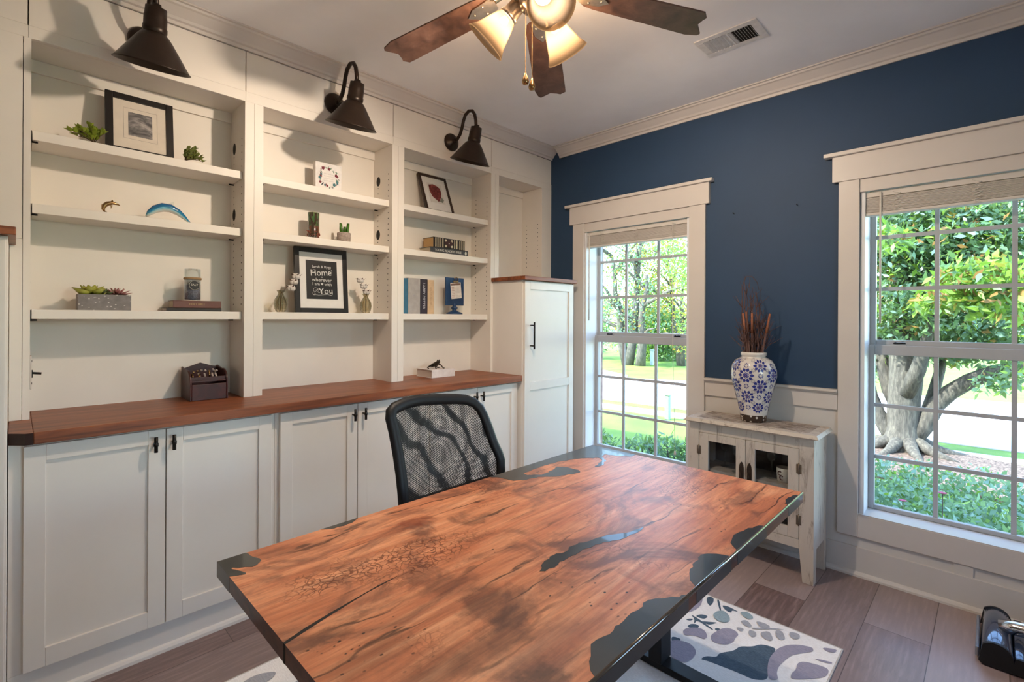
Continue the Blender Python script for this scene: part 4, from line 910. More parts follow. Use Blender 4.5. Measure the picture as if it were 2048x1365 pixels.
# photo frame, top shelf of the left bay
r = picture('black framed black-and-white photo with a wide cream mat on the top left shelf', -.105, -2.700, Z1, .245, .272, .13, .027, black_fr, matb)
pm = NT('grey_river_print'); v = pm.coord((1,16,34)); pm.base(pm.ramp(pm.noise(v, .7, 5, .6, 1.5), [(.32, (.02,.02,.022)), (.5, (.14,.13,.13)), (.66, (.42,.38,.36))]))
part('print', MB().box(-.006, -.0052, -.043, .043, .088, .196), pm.mat, r)
part('print_border', MB().box(-.0058, -.0055, -.060, .062, .072, .0728).box(-.0058, -.0055, -.060, .062, .2122, .213).box(-.0058, -.0055, -.060, -.0592, .0728, .2122).box(-.0058, -.0055, .0612, .062, .0728, .2122), mat('grey_line', (.25,.22,.2), .8), r)
# home sign, middle bay
r = picture('black framed white-lettered chalkboard print on the middle bay shelf', -.105, -1.868, Z3, .305, .368, .085, .027, black_fr, matw)
part('print', MB().box(-.006, -.0052, -.089, .091, .078, .297), mat('black_print', (.018,.016,.016), .35), r)
L = MB(); F = lambda y, z, ro=0: face_x(-.0046, y, z, ro)
text_mb('Sarah & Ryan', .021, F(0,.262,.02), L); text_mb('Home', .052, F(-.004,.228,.06), L, sx=.95); text_mb('is', .014, F(.0,.204), L)
text_mb('wherever', .029, F(0,.187), L, sx=1.02); text_mb('I am', .025, F(-.034,.163), L); text_mb('with', .025, F(.036,.163), L); text_mb('You', .050, F(.022,.124,.08), L)
hp = [(0,-.007),(.007,.001),(.007,.005),(.0035,.007),(0,.004),(-.0035,.007),(-.007,.005),(-.007,.001)]
L.add([(-.0045, y, .164+z) for y, z in hp], [tuple(range(8))])
def curl(y, z, r0, t0, t1, turns=1):
    pts = []
    for i in range(22):
        t = i/21; w = t0+(t1-t0)*t; rr_ = r0*(1-.75*t); pts.append((-.0042, y+rr_*math.cos(w), z+rr_*math.sin(w)))
    L.tube(pts, .0009, 5)
for a in ((-.045,.232,.014,1,7),(.046,.236,.018,2,-5),(-.040,.128,.016,0,7),(-.020,.122,.015,3,-4),(.050,.112,.013,-2,4),(-.045,.108,.011,2,8)): curl(*a)
L.tube([(-.0042,-.055,.104),(-.0042,-.02,.100),(-.0042,.03,.106),(-.0042,.055,.100)], .0009, 5)
part('lettering', L, mat('white_print', (.62,.60,.58), .6), r)
# leaf print, right bay
r = picture('dark brown framed red leaf print leaning on the top right shelf', -.078, -1.062, Z1, .235, .296, .38, .018, brown_fr, matw)
part('print', MB().box(-.006, -.0052, -.062, .062, .078, .232), mat('leaf_print_ground', (.62,.58,.54), .8), r)
lf = MB(); X_ = -.0046
lf.add([(X_, y, z) for y, z in [(-.050,.215),(-.052,.170),(-.040,.125),(-.015,.105),(.005,.088),(.018,.100),(.036,.130),(.048,.170),(.044,.200),(.020,.218),(-.010,.226)]], [tuple(range(11))], 0)
lf.add([(X_+.0003, y, z) for y, z in [(.010,.095),(.040,.085),(.055,.110),(.040,.130),(.025,.105)]], [tuple(range(5))], 1)
for k in range(7): lf.tube([(X_+.0006, -.006+.004*k, .10+.012*k), (X_+.0006, -.04+.013*k, .19+.003*k)], .0012, 4, 2)
part('leaf_drawing', lf, [mat('russet_ink', (.22,.045,.04), .8, var=.3, vs=50), mat('grey_green_ink', (.20,.22,.18), .8), mat('dark_ink', (.09,.025,.03), .8)], r)
# sprigs of artificial greenery
gl_ = leafmat('lime_leaf', (.20,.26,.02), (.36,.42,.05), .25); gd_ = leafmat('olive_leaf', (.17,.20,.05), (.28,.30,.09), .25)
def leafquad(mb, p, d, L, w, m, up=Vector((0,0,1)), fold=.25):
    d = d.normalized(); s = d.cross(up)
    if s.length < .01: s = Vector((1,0,0))
    s.normalize(); n = s.cross(d)
    a = p; b = p+d*L*.5+s*w*.5+n*w*fold; c = p+d*L; e = p+d*L*.5-s*w*.5+n*w*fold
    mb.add([a, b, c, e, p+d*L*.5], [(0,1,4),(1,2,4),(2,3,4),(3,0,4)], m, True)
def sprig(label, x, y, z, dirs, seed, mt, n=5, size=.022, spread=.5, hi=.09, zmin=0):
    rr = random.Random(seed); r = thing('leafy_sprig', label, 'artificial plant', (x, y, z))
    stem = MB(); lv = MB()
    for k in range(n):
        d = Vector((rr.uniform(-.25,.5), dirs*rr.uniform(.2,1)+rr.uniform(-.3,.3)*spread*2, rr.uniform(.25,1))).normalized(); L = rr.uniform(.6,1)*hi
        pts = [Vector((x,y,z+.006))+d*(L*i/5)+Vector((0,0,-.35*L*(i/5)**2)) for i in range(6)]
        pts = [Vector((min(p.x,-.035), p.y, max(p.z, z+.004))) for p in pts]
        stem.tube(pts, .0013, 5)
        for i in range(1, 6):
            for q in range(3):
                dd = (d+Vector((rr.uniform(-1,1), rr.uniform(-1,1), rr.uniform(-.2,1)))*.9)
                leafquad(lv, pts[i], dd, size*rr.uniform(.7,1.15), size*.8, 0)
    part('stem', stem, mat('brown_stem', (.08,.05,.02), .7), r); part('leaves', lv, mt, r)
sprig('lime green leafy sprig left of the photo frame on the top left shelf', -.070, -2.862, Z1, -.5, 5, gl_, 14, .028, .8, .095)
sprig('olive leafy sprig right of the photo frame on the top left shelf', -.062, -2.545, Z1, .75, 9, gd_, 12, .019, .8, .100)
# dolphins
def dolphin(name, label, cat, P, m_top, s, fins, stand=None):
    r = thing(name, label, cat, P); x, y, z = P; b = MB()
    return r, b
r = thing('dolphin_figurine', 'tiny dark brass leaping dolphin on the middle left shelf', 'figurine', (-.09, -2.822, Z2))
b = MB(); c0 = [(.010,.010),(.004,.020),(.006,.034),(.018,.046),(.034,.052),(.050,.049),(.060,.044)]
b.tube([(-.09, -2.835+y, Z2+z) for y, z in c0], [.002,.006,.0095,.0095,.0080,.0045,.0015], 10)
b.prism([(-2.835+.026,Z2+.052),(-2.835+.034,Z2+.066),(-2.835+.040,Z2+.054)], 'x', -.0915, -.0885)
b.prism([(-2.835+.028,Z2+.042),(-2.835+.030,Z2+.026),(-2.835+.036,Z2+.042)], 'x', -.096, -.093)
b.add([(-.09,-2.825,Z2+.012),(-.105,-2.832,Z2+.004),(-.09,-2.829,Z2+.006),(-.075,-2.832,Z2+.004)], [(0,1,2),(0,2,3)])
part('body', b, M['brass'], r)
part('base', MB().lathe([(0,0),(.014,0),(.012,.005),(.004,.012),(0,.013)], (-.09,-2.824,Z2), 16), M['brass'], r)
r = thing('glass_dolphin', 'blue and white glass dolphin on the middle left shelf', 'ornament', (-.10, -2.60, Z2))
gm = NT('blue_glass_body'); sp2 = gm.n('SeparateXYZ'); t2 = gm.n('TexCoord'); nm_ = gm.n('VectorMath', operation='MULTIPLY_ADD'); gm.l(t2.outputs['Normal'], nm_.inputs[0]); nm_.inputs[1].default_value = (.5,.5,.5); nm_.inputs[2].default_value = (.5,.5,.5); gm.l(nm_.outputs[0], sp2.inputs[0])
gm.base(gm.ramp(sp2.outputs[2], [(.10, (.60,.62,.60)), (.30, (.30,.55,.60)), (.42, (.01,.20,.36)), (.8, (.006,.10,.28))])); gm.b.inputs['Roughness'].default_value = .06; gm.b.inputs['Coat Weight'].default_value = 1
b = MB(); cd = [(-.082,.010),(-.070,.028),(-.050,.047),(-.022,.060),(.008,.060),(.038,.046),(.062,.026),(.078,.010),(.090,.002)]
b.tube([(-.10, -2.60+y, Z2+z+.004) for y, z in cd], [.004,.012,.0175,.0200,.0190,.0150,.0100,.005,.002], 20)
part('body', b, gm.mat, r)
part('fin', MB().prism([(-2.60-.008,Z2+.080),(-2.60+.022,Z2+.098),(-2.60+.020,Z2+.076)], 'x', -.102, -.098), M['clear'], r)
part('tail', MB().add([(-.10,-2.522,Z2+.014),(-.125,-2.500,Z2+.003),(-.10,-2.508,Z2+.006),(-.075,-2.500,Z2+.003)], [(0,1,2),(0,2,3)]), gm.mat, r)
# concrete planter with three succulents
pl = thing('planter', 'long grey speckled concrete planter on the lower left shelf', 'planter', (-.105, -2.825, Z3))
cm = NT('speckled_concrete'); vo = cm.n('TexVoronoi'); vo.inputs['Scale'].default_value = 95; cm.l(cm.coord((1,.6,1)), vo.inputs['Vector'])
cm.base(cm.mix(cm.ramp(vo.outputs['Distance'], [(.13, (1,1,1)), (.2, (0,0,0))]), cm.ramp(cm.noise(cm.coord(), 40, 4), [(.3, (.17,.155,.15)), (.7, (.24,.22,.215))]), (.66,.62,.58))); cm.b.inputs['Roughness'].default_value = .85
py0, py1 = -2.912, -2.739
pb_ = MB().box(-.150, -.144, py0, py1, Z3, Z3+.066).box(-.066, -.060, py0, py1, Z3, Z3+.066).box(-.144, -.066, py0, py0+.006, Z3, Z3+.066).box(-.144, -.066, py1-.006, py1, Z3, Z3+.066).box(-.144, -.066, py0+.006, py1-.006, Z3, Z3+.052)
part('trough', pb_, cm.mat, pl, .0012)
part('pebbles', MB().box(-.1435, -.0665, py0+.0065, py1-.0065, Z3+.0521, Z3+.058), mat('dark_gravel', (.10,.08,.07), .9, var=.4, vs=160, bump=.6), pl)
def rosette(label, x, y, z, R, n, m, el0, el1, fat):
    r = thing('succulent', label, 'succulent', (x, y, z), group='succulents in the concrete planter'); lv = MB()
    for k in range(n):
        t = k/(n-1); w = k*2.39996; el = el0+(el1-el0)*t; L = R*(.45+.55*t)
        d = Vector((math.cos(w)*math.cos(el), math.sin(w)*math.cos(el), math.sin(el)))
        s = d.cross(Vector((0,0,1))).normalized(); nn = s.cross(d); p = Vector((x, y, z+.006)); W = L*fat
        v = [p, p+d*L*.55+s*W*.5+nn*.001, p+d*L, p+d*L*.55-s*W*.5+nn*.001, p+d*L*.5+nn*W*.22, p+d*L*.5-nn*W*.28]
        lv.add(v, [(0,1,4),(1,2,4),(2,3,4),(3,0,4),(1,0,5),(2,1,5),(3,2,5),(0,3,5)], 0, True)
    part('leaves', lv, m, r)
    part('stalk', MB().tube([(x,y,z-.001),(x,y,z+.012)], .006, 8), m, r)
rosette('yellow-green round-leaved succulent at the left of the concrete planter', -.105, -2.868, Z3+.0582, .078, 20, leafmat('yellow_green_leaf', (.28,.28,.03), (.42,.42,.07), .1), 1.45, .2, .75)
rosette('dark olive succulent in the middle of the concrete planter', -.10, -2.828, Z3+.0582, .056, 18, leafmat('dark_olive_leaf', (.07,.09,.03), (.13,.14,.05), .1), 1.3, .25, .5)
rosette('pink-tipped spiky succulent at the right of the concrete planter', -.10, -2.785, Z3+.0582, .064, 26, leafmat('pink_leaf', (.32,.08,.10), (.36,.20,.14), .1), 1.45, .15, .3)
# two flat books under the jar
def flatbook(label, x0, x1, y0, y1, z0, z1, cov, page, spine='+x', group=None, shelf_lab=None, name='book'):
    r = thing(name, label, 'book', ((x0+x1)/2, (y0+y1)/2, z0), group=group); t = .0025
    c = MB().box(x0, x1, y0, y1, z0, z0+t).box(x0, x1, y0, y1, z1-t, z1).box(x1-t, x1, y0, y1, z0+t, z1-t)
    part('cover', c, cov, r, .0008)
    part('pages', MB().box(x0+.004, x1-t-.0002, y0+.004, y1-.004, z0+t+.0002, z1-t-.0002), page, r)
    return r
pg = mat('page_edges', (.52,.44,.33), .9, var=.08, vs=200, scale=(1,1,14)); pgw = mat('white_page_edges', (.62,.57,.52), .9, var=.05, vs=200, scale=(1,1,14))
r = flatbook('black-bound flat book under the red-brown one on the lower left shelf', -.185, -.075, -2.610, -2.388, Z3, Z3+.016, mat('black_binding', (.02,.014,.012), .5), pgw)
r = flatbook('red-brown leather flat book with the jar standing on it', -.180, -.073, -2.585, -2.390, Z3+.0162, Z3+.050, mat('redbrown_binding', (.13,.035,.018), .4), pg)
lm = MB(); text_mb('HOLY BIBLE', .012, face_x(-.0726, -2.49, Z3+.033), lm); part('lettering', lm, mat('gold_print', (.40,.26,.10), .5), r)
jr = thing('lidded_jar', 'glass jar of dark salt with a round black label on the two flat books', 'jar', (-.115, -2.500, Z3+.0502))
jx, jy, jz = -.115, -2.500, Z3+.0502
part('glass', MB().lathe([(0,.0),(.032,.0),(.034,.004),(.034,.098),(.032,.108),(.033,.110),(.033,.150),(.031,.151),(.031,.110),(.032,.098),(.0325,.006),(0,.003)], (jx,jy,jz), 32), M['clear'], jr)
part('filling', MB().lathe([(0,.0035),(.0318,.0065),(.0318,.075),(0,.078)], (jx,jy,jz), 28), mat('lavender_grey_salt', (.26,.24,.29), .8, var=.3, vs=300), jr)
part('upper_filling', MB().lathe([(0,.0785),(.0315,.0755),(.0315,.100),(0,.104)], (jx,jy,jz), 28), mat('white_salt', (.60,.56,.53), .8, var=.2, vs=300), jr)
part('twine', MB().lathe([(.0345,.099),(.037,.102),(.037,.107),(.0345,.110)], (jx,jy,jz), 28), mat('jute', (.32,.20,.10), .9), jr)
lb = part('label', MB().prism(circ(jy+.0, jz+.072, .024, 28), 'x', jx+.0345, jx+.0362), mat('black_label', (.02,.018,.018), .5), jr)
lm = MB(); text_mb('SALT', .013, face_x(jx+.0366, jy, jz+.074), lm); lm.tube([(jx+.0364, jy+.021*math.cos(2*PI*i/28), jz+.072+.021*math.sin(2*PI*i/28)) for i in range(29)], .0006, 5)
part('label_print', lm, mat('cream_print', (.6,.54,.45), .6), lb)
# wooden desk organizer on the counter
oz = .9354
og = thing('desk_organizer', 'dark red-brown wooden desk organizer on the countertop', 'organizer', (-.12, -2.445, oz))
wm = wood('cherry_organizer', lin(40,9,6), lin(62,17,12), lin(84,28,20), (3,12,12), .45, 0); 
oa, ob = -2.522, -2.372
side = [(-.205, oz), (-.035, oz), (-.035, oz+.085)]+[(-.105+.07*math.cos(w), oz+.085+.055*math.sin(w)) for w in [PI*i/12 for i in range(1, 8)]]+[(-.205, oz+.150), (-.205, oz)]
side = side[:-1]
for y in (oa, ob): part('end_panel', MB().prism(side, 'y', y-.004, y+.004), wm, og, .002)
part('front_panel', MB().box(-.043, -.036, oa+.004, ob-.004, oz, oz+.075), wm, og, .002)
part('tray', MB().box(-.110, -.043, oa+.004, ob-.004, oz+.085, oz+.092).box(-.052, -.045, oa+.004, ob-.004, oz+.092, oz+.108), wm, og, .001)
part('back_panel', MB().prism([(oa+.004, oz), (ob-.004, oz), (ob-.004, oz+.140), (-2.447, oz+.165), (oa+.004, oz+.140)], 'x', -.203, -.196), wm, og, .001)
part('base_board', MB().box(-.196, -.044, oa+.004, ob-.004, oz, oz+.006), wm, og)
cl = mat('mixed_clutter', (.42,.34,.30), .4, var=.4, vs=60)
rr = random.Random(4)
for k in range(7):
    y = -2.50+.016*k; h = .02
    m_ = MB().tube([(-.085+rr.uniform(-.012,.012), y, oz+.0925), (-.088+rr.uniform(-.02,.02), y+rr.uniform(-.012,.012), oz+.118+rr.uniform(0,.02))], .0045, 8).ball((-.088, y, oz+.132+rr.uniform(-.004,.006)), .0055, 0, 8)
    solo('pen_cap', m_, rr.choice((M['chrome'], M['brass'], cl)), 'small metal and brown pen stub heaped in the wooden organizer', 'pen', 'pen stubs in the wooden organizer')
# block sign with wreath
bs = thing('block_sign', 'white square block sign with a floral wreath on the top middle shelf', 'sign', (-.117, -1.842, Z1))
part('block', MB().box(-.135, -.100, -1.919, -1.767, Z1, Z1+.160), mat('white_block', (.72,.68,.65), .6), bs, .001)
wr = MB(); rr = random.Random(8)
for k in range(34):
    w = 2*PI*k/34+rr.uniform(-.08,.08); q = .052+rr.uniform(-.008,.008); c = (-1.843+q*math.cos(w), Z1+.082+q*math.sin(w)); s = rr.uniform(.0045,.0095); m = rr.choice((0,0,1,2,2,3))
    d = Vector((0, math.cos(w+rr.uniform(-1,1)), math.sin(w+rr.uniform(-1,1))))
    if m < 2 and s > .006: wr.add([(-.0995+.00002*k, c[0]+s*(1+.18*math.cos(5*t))*math.cos(t), c[1]+s*(1+.18*math.cos(5*t))*math.sin(t)) for t in [2*PI*i/20 for i in range(20)]], [tuple(range(20))], m)
    else:
        n_ = Vector((0,-d.z,d.y)); p = Vector((-.0994+.00002*k, *c)); wr.add([p-d*s*1.3, p+n_*s*.5, p+d*s*1.5, p-n_*s*.5], [(0,1,2,3)], m)
part('wreath', wr, [mat('wine_red', (.16,.02,.035), .7), mat('teal_petal', (.06,.16,.18), .7), mat('sage', (.14,.22,.16), .7), mat('charcoal_leaf', (.04,.05,.06), .7)], bs)
ln = MB()
for j in range(4):
    z = Z1+.100-.013*j; ln.tube([(-.0997, -1.872+.0024*i, z+.003*math.sin(i*1.9+j)) for i in range(25)], .0005, 4)
part('script_lines', ln, mat('faint_grey_ink', (.40,.38,.38), .8), bs)
# candle glass with forest print
cg = thing('candle_glass', 'tall cylinder candle with a green forest band on the middle bay shelf', 'candle', (-.115, -1.922, Z2)); x, y, z = -.115, -1.922, Z2
cmn = NT('forest_print'); s3 = cmn.n('SeparateXYZ'); t3 = cmn.n('TexCoord'); cmn.l(t3.outputs['Object'], s3.inputs[0])
cmn.base(cmn.mix(cmn.math('GREATER_THAN', cmn.noise(cmn.coord((60,60,18)), 1.2, 4), .5), cmn.ramp(cmn.math('MULTIPLY', s3.outputs[2], 6.5), [(.0, lin(110,62,44)), (.46, lin(96,60,42)), (.5, lin(70,84,52)), (.8, lin(62,104,56)), (.95, lin(104,116,80))]), lin(58,48,34))); cmn.b.inputs['Roughness'].default_value = .2; cmn.b.inputs['Coat Weight'].default_value = .6
part('cylinder', MB().lathe([(0,0),(.029,0),(.030,.003),(.030,.150),(.027,.150),(.027,.12),(0,.118)], (x,y,z), 32), cmn.mat, cg)
rb_ = MB(); rr = random.Random(6)
for k in range(26): w = 2*PI*k/26; rb_.ball((x+.0325*math.cos(w), y+.0325*math.sin(w), z+.018+.03*rr.random()), rr.uniform(.002,.004), 0, 6)
for k in range(6): w = rr.uniform(-1.6,.8); rb_.tube([(x+.031*math.cos(w), y+.031*math.sin(w), z+.028), (x+.036*math.cos(w+.3), y+.036*math.sin(w+.3), z+.012+.03*rr.random())], .0012, 5)
rb_.tube([(x,y-.030,z+.045),(x,y-.041,z+.046)], .002, 6)
part('berry_garland', rb_, mat('rust_berries', (.26,.06,.03), .6), cg)
# potted finger succulent
pc = thing('potted_succulent', 'green finger succulent in a round pinkish-grey pot on the middle bay shelf', 'potted plant', (-.110, -1.745, Z2)); x, y, z = -.110, -1.745, Z2
part('pot', MB().lathe([(0,0),(.034,0),(.037,.004),(.0385,.058),(.036,.060),(.034,.050),(0,.050)], (x,y,z), 32), mat('stone_pot', (.36,.29,.25), .9, var=.15, vs=70, bump=.4), pc)
fg = MB(); rr = random.Random(3)
for dy, h, le in ((-.016,.060,-.08),(.004,.042,.0),(.017,.064,.16)):
    for k in range(int(h/.0045)):
        zz = z+.052+k*.0045
        for q in range(5):
            w = k*1.1+2*PI*q/5; L = .012*(1-.4*k*.0045/h)
            p = Vector((x, y+dy+le*(k*.0045), zz)); leafquad(fg, p, Vector((math.cos(w), math.sin(w), .8)), L*1.5, .015, 0, fold=.4)
    fg.tube([(x,y+dy,z+.05),(x,y+dy+le*h,z+.05+h)], [.009,.007], 8)
part('fingers', fg, leafmat('bright_green_leaf', (.06,.18,.02), (.16,.32,.04), .15), pc)
# bud vases with cotton stems
def budvase(label, x, y, stem, label2):
    z = Z3; r = thing('bud_vase', label, 'vase', (x, y, z))
    pr = [(0,.0),(.018,.0),(.022,.004),(.030,.022),(.0335,.044),(.030,.066),(.019,.085),(.0125,.096),(.0135,.104),(.021,.116),(.0195,.1165),(.0105,.100),(.0125,.090),(.026,.066),(.030,.044),(.026,.022),(0,.006)]
    part('glass', MB().lathe(pr, (x,y,z), 32), M['vaseglass'], r)
    rb = MB()
    for k in range(10):
        w = 2*PI*k/10; rb.tube([(x+(rr_+.0003)*math.cos(w), y+(rr_+.0003)*math.sin(w), z+zz) for rr_, zz in pr[2:8]], .0008, 5)
    part('ribs', rb, mat('smoky_rib', (.24,.23,.18), .15), r)
    s = thing('cotton_stem', label2, 'cotton stem', (x, y, z+.02)); m = MB().tube([Vector((x, y-.002, z+.012))]+[Vector(p) for p in stem], [.0016]*(len(stem)+1), 6)
    part('twig', m, tw_m, s)
    for i, p in enumerate(stem[2:]):
        p = Vector(p); b = MB(); rr = random.Random(i)
        for q in range(4):
            w = 2*PI*q/4; b.ball((p.x+.008*math.cos(w), p.y+.009*math.sin(w), p.z+.006), (.0135,.0135,.016), 0, 10)
        boll = part('cotton_boll', b, mat('cotton', (.66,.61,.57), 1), s)
        hb = MB()
        for q in range(5):
            w = 2*PI*q/5; leafquad(hb, p-Vector((0,0,.010)), Vector((math.cos(w)*.8, math.sin(w)*.8, .75)), .044, .021, 0)
        part('husk', hb, mat('brown_husk', (.10,.045,.03), .8), boll)
budvase('smoky glass bud vase left of the framed home lettering', -.105, -2.100, [(-.105,-2.098,Z3+.100),(-.10,-2.072,Z3+.135),(-.10,-2.048,Z3+.125),(-.095,-2.035,Z3+.160),(-.10,-2.022,Z3+.190)], 'cotton stem leaning right in the left bud vase')
budvase('smoky glass bud vase right of the framed home lettering', -.105, -1.606, [(-.105,-1.606,Z3+.100),(-.105,-1.600,Z3+.110),(-.10,-1.604,Z3+.122),(-.10,-1.622,Z3+.156),(-.10,-1.645,Z3+.190)], 'cotton stem leaning left in the right bud vase')
# bibles on the right bay
r = flatbook('dark grey flat book with white capitals under the gilt book', -.190, -.060, -1.165, -.842, Z2, Z2+.040, mat('charcoal_cover', (.045,.045,.05), .45), pg)
lm = MB(); text_mb('YOUNG READERS BIBLE', .0215, face_x(-.0596, -1.015, Z2+.021), lm); lm.add([(-.0594, -.862+.009*math.cos(t), Z2+.020+.014*math.sin(t)) for t in [2*PI*i/12 for i in range(12)]], [tuple(range(12))]); part('lettering', lm, mat('white_foil', (.60,.57,.52), .5), r)
r = flatbook('thick black and gilt ornate book on top of the dark grey one', -.185, -.062, -1.140, -.868, Z2+.0402, Z2+.108, mat('black_leather', (.02,.015,.014), .4), mat('gilt_pages', (.50,.30,.12), .35, .4, var=.1, vs=200, scale=(1,1,14)))
sm = MB(); xx = -.0617
for y0 in (-1.125,-1.108,-1.091,-1.066,-.965,-.945,-.918,-.900,-.882): sm.box(xx-.0004, xx+.0006, y0, y0+.009, Z2+.043, Z2+.105)
for s_ in ((-1.05,-1.022),(-.998,-.972)): 
    for q in range(3): sm.add([(xx+.0006, y, z) for y, z in circ((s_[0]+s_[1])/2, Z2+.055+.019*q, .009, 10)], [tuple(range(10))])
part('gilt_bands', sm, mat('gilt', (.62,.52,.36), .35, .3), r)
dm = MB(); dm.add([(xx+.0012, y, z) for y, z in [(-1.055,Z2+.074),(-1.010,Z2+.048),(-.965,Z2+.074),(-1.010,Z2+.100)]], [(0,1,2,3)]); dm.ball((xx+.002, -1.010, Z2+.074), .0035, 1, 8)
part('medallion', dm, [mat('deep_red_leather', (.05,.018,.018), .4), mat('pearl', (.7,.65,.6), .3)], r)
# upright books
def upright(label, y0, y1, h, d, cov, page, txt=None, tcol=None, tsize=.02):
    x1 = -.070; x0 = x1-d; z = Z3; t = .0022
    r = thing('book', label, 'book', ((x0+x1)/2, (y0+y1)/2, z), group='upright books in the right bay')
    part('cover', MB().box(x0, x1, y0, y0+t, z, z+h).box(x0, x1, y1-t, y1, z, z+h).box(x1-t, x1, y0+t, y1-t, z, z+h), cov, r, .0008)
    part('pages', MB().box(x0+.004, x1-t-.0002, y0+t+.0002, y1-t-.0002, z+.003, z+h-.004), page, r)
    if txt:
        m = text_mb(txt, tsize, face_x(x1+.0003, (y0+y1)/2, z+h*.52, -PI/2)); part('lettering', m, tcol, r)
    return r
upright('blue upright book at the left end of the book row', -1.405, -1.332, .226, .120, mat('blue_cloth', (.035,.13,.21), .6), pgw)
upright('pale grey upright book, second of the book row', -1.330, -1.238, .230, .124, mat('grey_cloth', (.36,.33,.31), .7), pgw, 'i', mat('grey_print', (.20,.16,.30), .6), .018)
upright('dark plum upright book with white spine lettering', -1.236, -1.180, .228, .122, mat('plum_cover', (.028,.016,.024), .4), pgw, 'HARRY POTTER', mat('silver_print', (.62,.58,.60), .5), .024)
upright('tan upright book at the right end of the book row', -1.178, -1.128, .226, .122, mat('tan_cover', (.58,.40,.24), .6), pg, 'WILD FLOWERS', mat('brown_print', (.42,.27,.15), .6), .017)
# blue clip stand
bt = mat('navy_stand_paint', (.012,.045,.12), .4, var=.15, vs=14); x, y, z = -.105, -.925, Z3
st = thing('clip_stand', 'navy blue wooden clip stand holding a note on the right bay shelf', 'memo stand', (x, y, z))
part('board', MB().box(-.006+x, .006+x, y-.081, y+.081, z+.062, z+.256), bt, st, .003)
part('pedestal', MB().lathe([(0,0),(.058,0),(.058,.006),(.048,.012),(.022,.022),(.014,.030),(.022,.040),(.024,.046),(.016,.054),(.010,.066),(.008,.082),(0,.085)], (x,y,z), 28), bt, st)
part('clip', MB().box(x+.0065, x+.013, y-.020, y+.026, z+.220, z+.235).tube([(x+.012,y-.008,z+.235),(x+.017,y-.012,z+.252),(x+.015,y+.003,z+.260),(x+.017,y+.018,z+.252),(x+.012,y+.014,z+.235)], .003, 8), M['brass'], st)
nt = thing('note_card', 'small white printed note clipped to the navy blue stand', 'note', (x+.008, y+.005, z+.12))
Rn = Matrix.Translation((x+.0085, y+.004, z+.160)) @ Matrix.Rotation(.10, 4, 'X')
part('paper', MB().box(0, .0008, -.043, .050, -.050, .062, 0, Rn), mat('note_paper', (.70,.64,.58), .8), nt)
nl = MB().box(.0009, .0013, -.040, .047, .042, .056, 0, Rn)
for k in range(8): nl.box(.0009, .0012, -.005, .044-.008*(k % 3), .030-.010*k, .0315-.010*k, 1, Rn)
for k in range(7): nl.box(.0009, .0012, -.036, -.012, .028-.011*k, .0305-.011*k, 2, Rn)
part('printed_lines', nl, [mat('brown_header', (.20,.12,.09), .7), mat('grey_text_ink', (.36,.33,.32), .8), mat('rust_text_ink', (.34,.16,.12), .8)], nt)
# white book with frog on the counter
wbk = flatbook('thick white book lying on the right end of the countertop', -.165, .010, -1.200, -1.010, .9354, .9354+.052, mat('white_cover', (.70,.64,.61), .6), mat('cream_pages', (.60,.50,.42), .9, var=.08, vs=200, scale=(1,1,14)))
fz = .9354+.0522
fg = thing('frog_figurine', 'small dark bronze frog figurine sitting on the white book', 'figurine', (-.07, -1.11, fz))
fb = MB(); fb.tube([(-.11,-1.128,fz+.010),(-.095,-1.12,fz+.018),(-.075,-1.112,fz+.026),(-.060,-1.106,fz+.036),(-.048,-1.102,fz+.045),(-.038,-1.099,fz+.046)], [.005,.012,.015,.014,.011,.004], 14)
for sg in (-1, 1):
    fb.ball((-.050,-1.103+sg*.008,fz+.056), .0045, 0, 8)
    fb.tube([(-.060,-1.106+sg*.010,fz+.030),(-.048,-1.106+sg*.026,fz+.020),(-.036,-1.104+sg*.030,fz+.003),(-.026,-1.104+sg*.034,fz+.002)], [.005,.004,.0035,.004], 8)
    fb.tube([(-.095,-1.12+sg*.010,fz+.014),(-.075,-1.118+sg*.030,fz+.022),(-.098,-1.122+sg*.036,fz+.006),(-.075,-1.12+sg*.044,fz+.002)], [.007,.0055,.004,.004], 8)
part('body', fb, mat('dark_bronze_frog', (.035,.030,.022), .3, .6), fg)
# ================================================================== OUTDOORS
GZ = -.5
def gpoly(name, pts, z, m, label=None, th=.05):
    return solo(name, MB().prism(pts, 'z', z-th, z), m, kind='structure')
lw = NT('lawn_grass'); a = lw.noise(lw.coord(), 1.2, 6, .6); f = lw.noise(lw.coord((1,1.6,1)), 55, 4, .7)
lw.base(lw.mix(lw.math('MULTIPLY', f, .6), lw.ramp(a, [(.35, (.13,.26,.035)), (.65, (.26,.40,.06))]), (.07,.16,.02))); lw.b.inputs['Roughness'].default_value = .9; lw.bump(f, .6, .03)
M['lawn'] = lw.mat
M['concrete'] = mat('pale_concrete', (.62,.57,.55), .9, var=.06, vs=3)
M['asphalt'] = mat('sunlit_road', (.52,.49,.50), .9, var=.05, vs=4)
solo('lawn', MB().box(-45, 40, -40, 70, GZ-.2, GZ), M['lawn'], kind='structure')
gpoly('road', [(-45,2.6),(-20,4.9),(-6,6.05),(0,6.45),(8,7.0),(40,9.2),(40,15.5),(8,13.0),(1.5,12.2),(-3.7,10.75),(-6.1,9.6),(-12,7.4),(-45,4.2)], GZ+.012, M['asphalt'], th=.02)
gpoly('sidewalk', [(-45,1.4),(-12,4.4),(-3.1,5.28),(0,5.55),(8,6.3),(40,9.0),(40,9.4),(8,6.72),(2.8,6.12),(0,5.95),(-3.4,5.72),(-12,4.9),(-45,2.0)], GZ+.018, M['concrete'], th=.02)
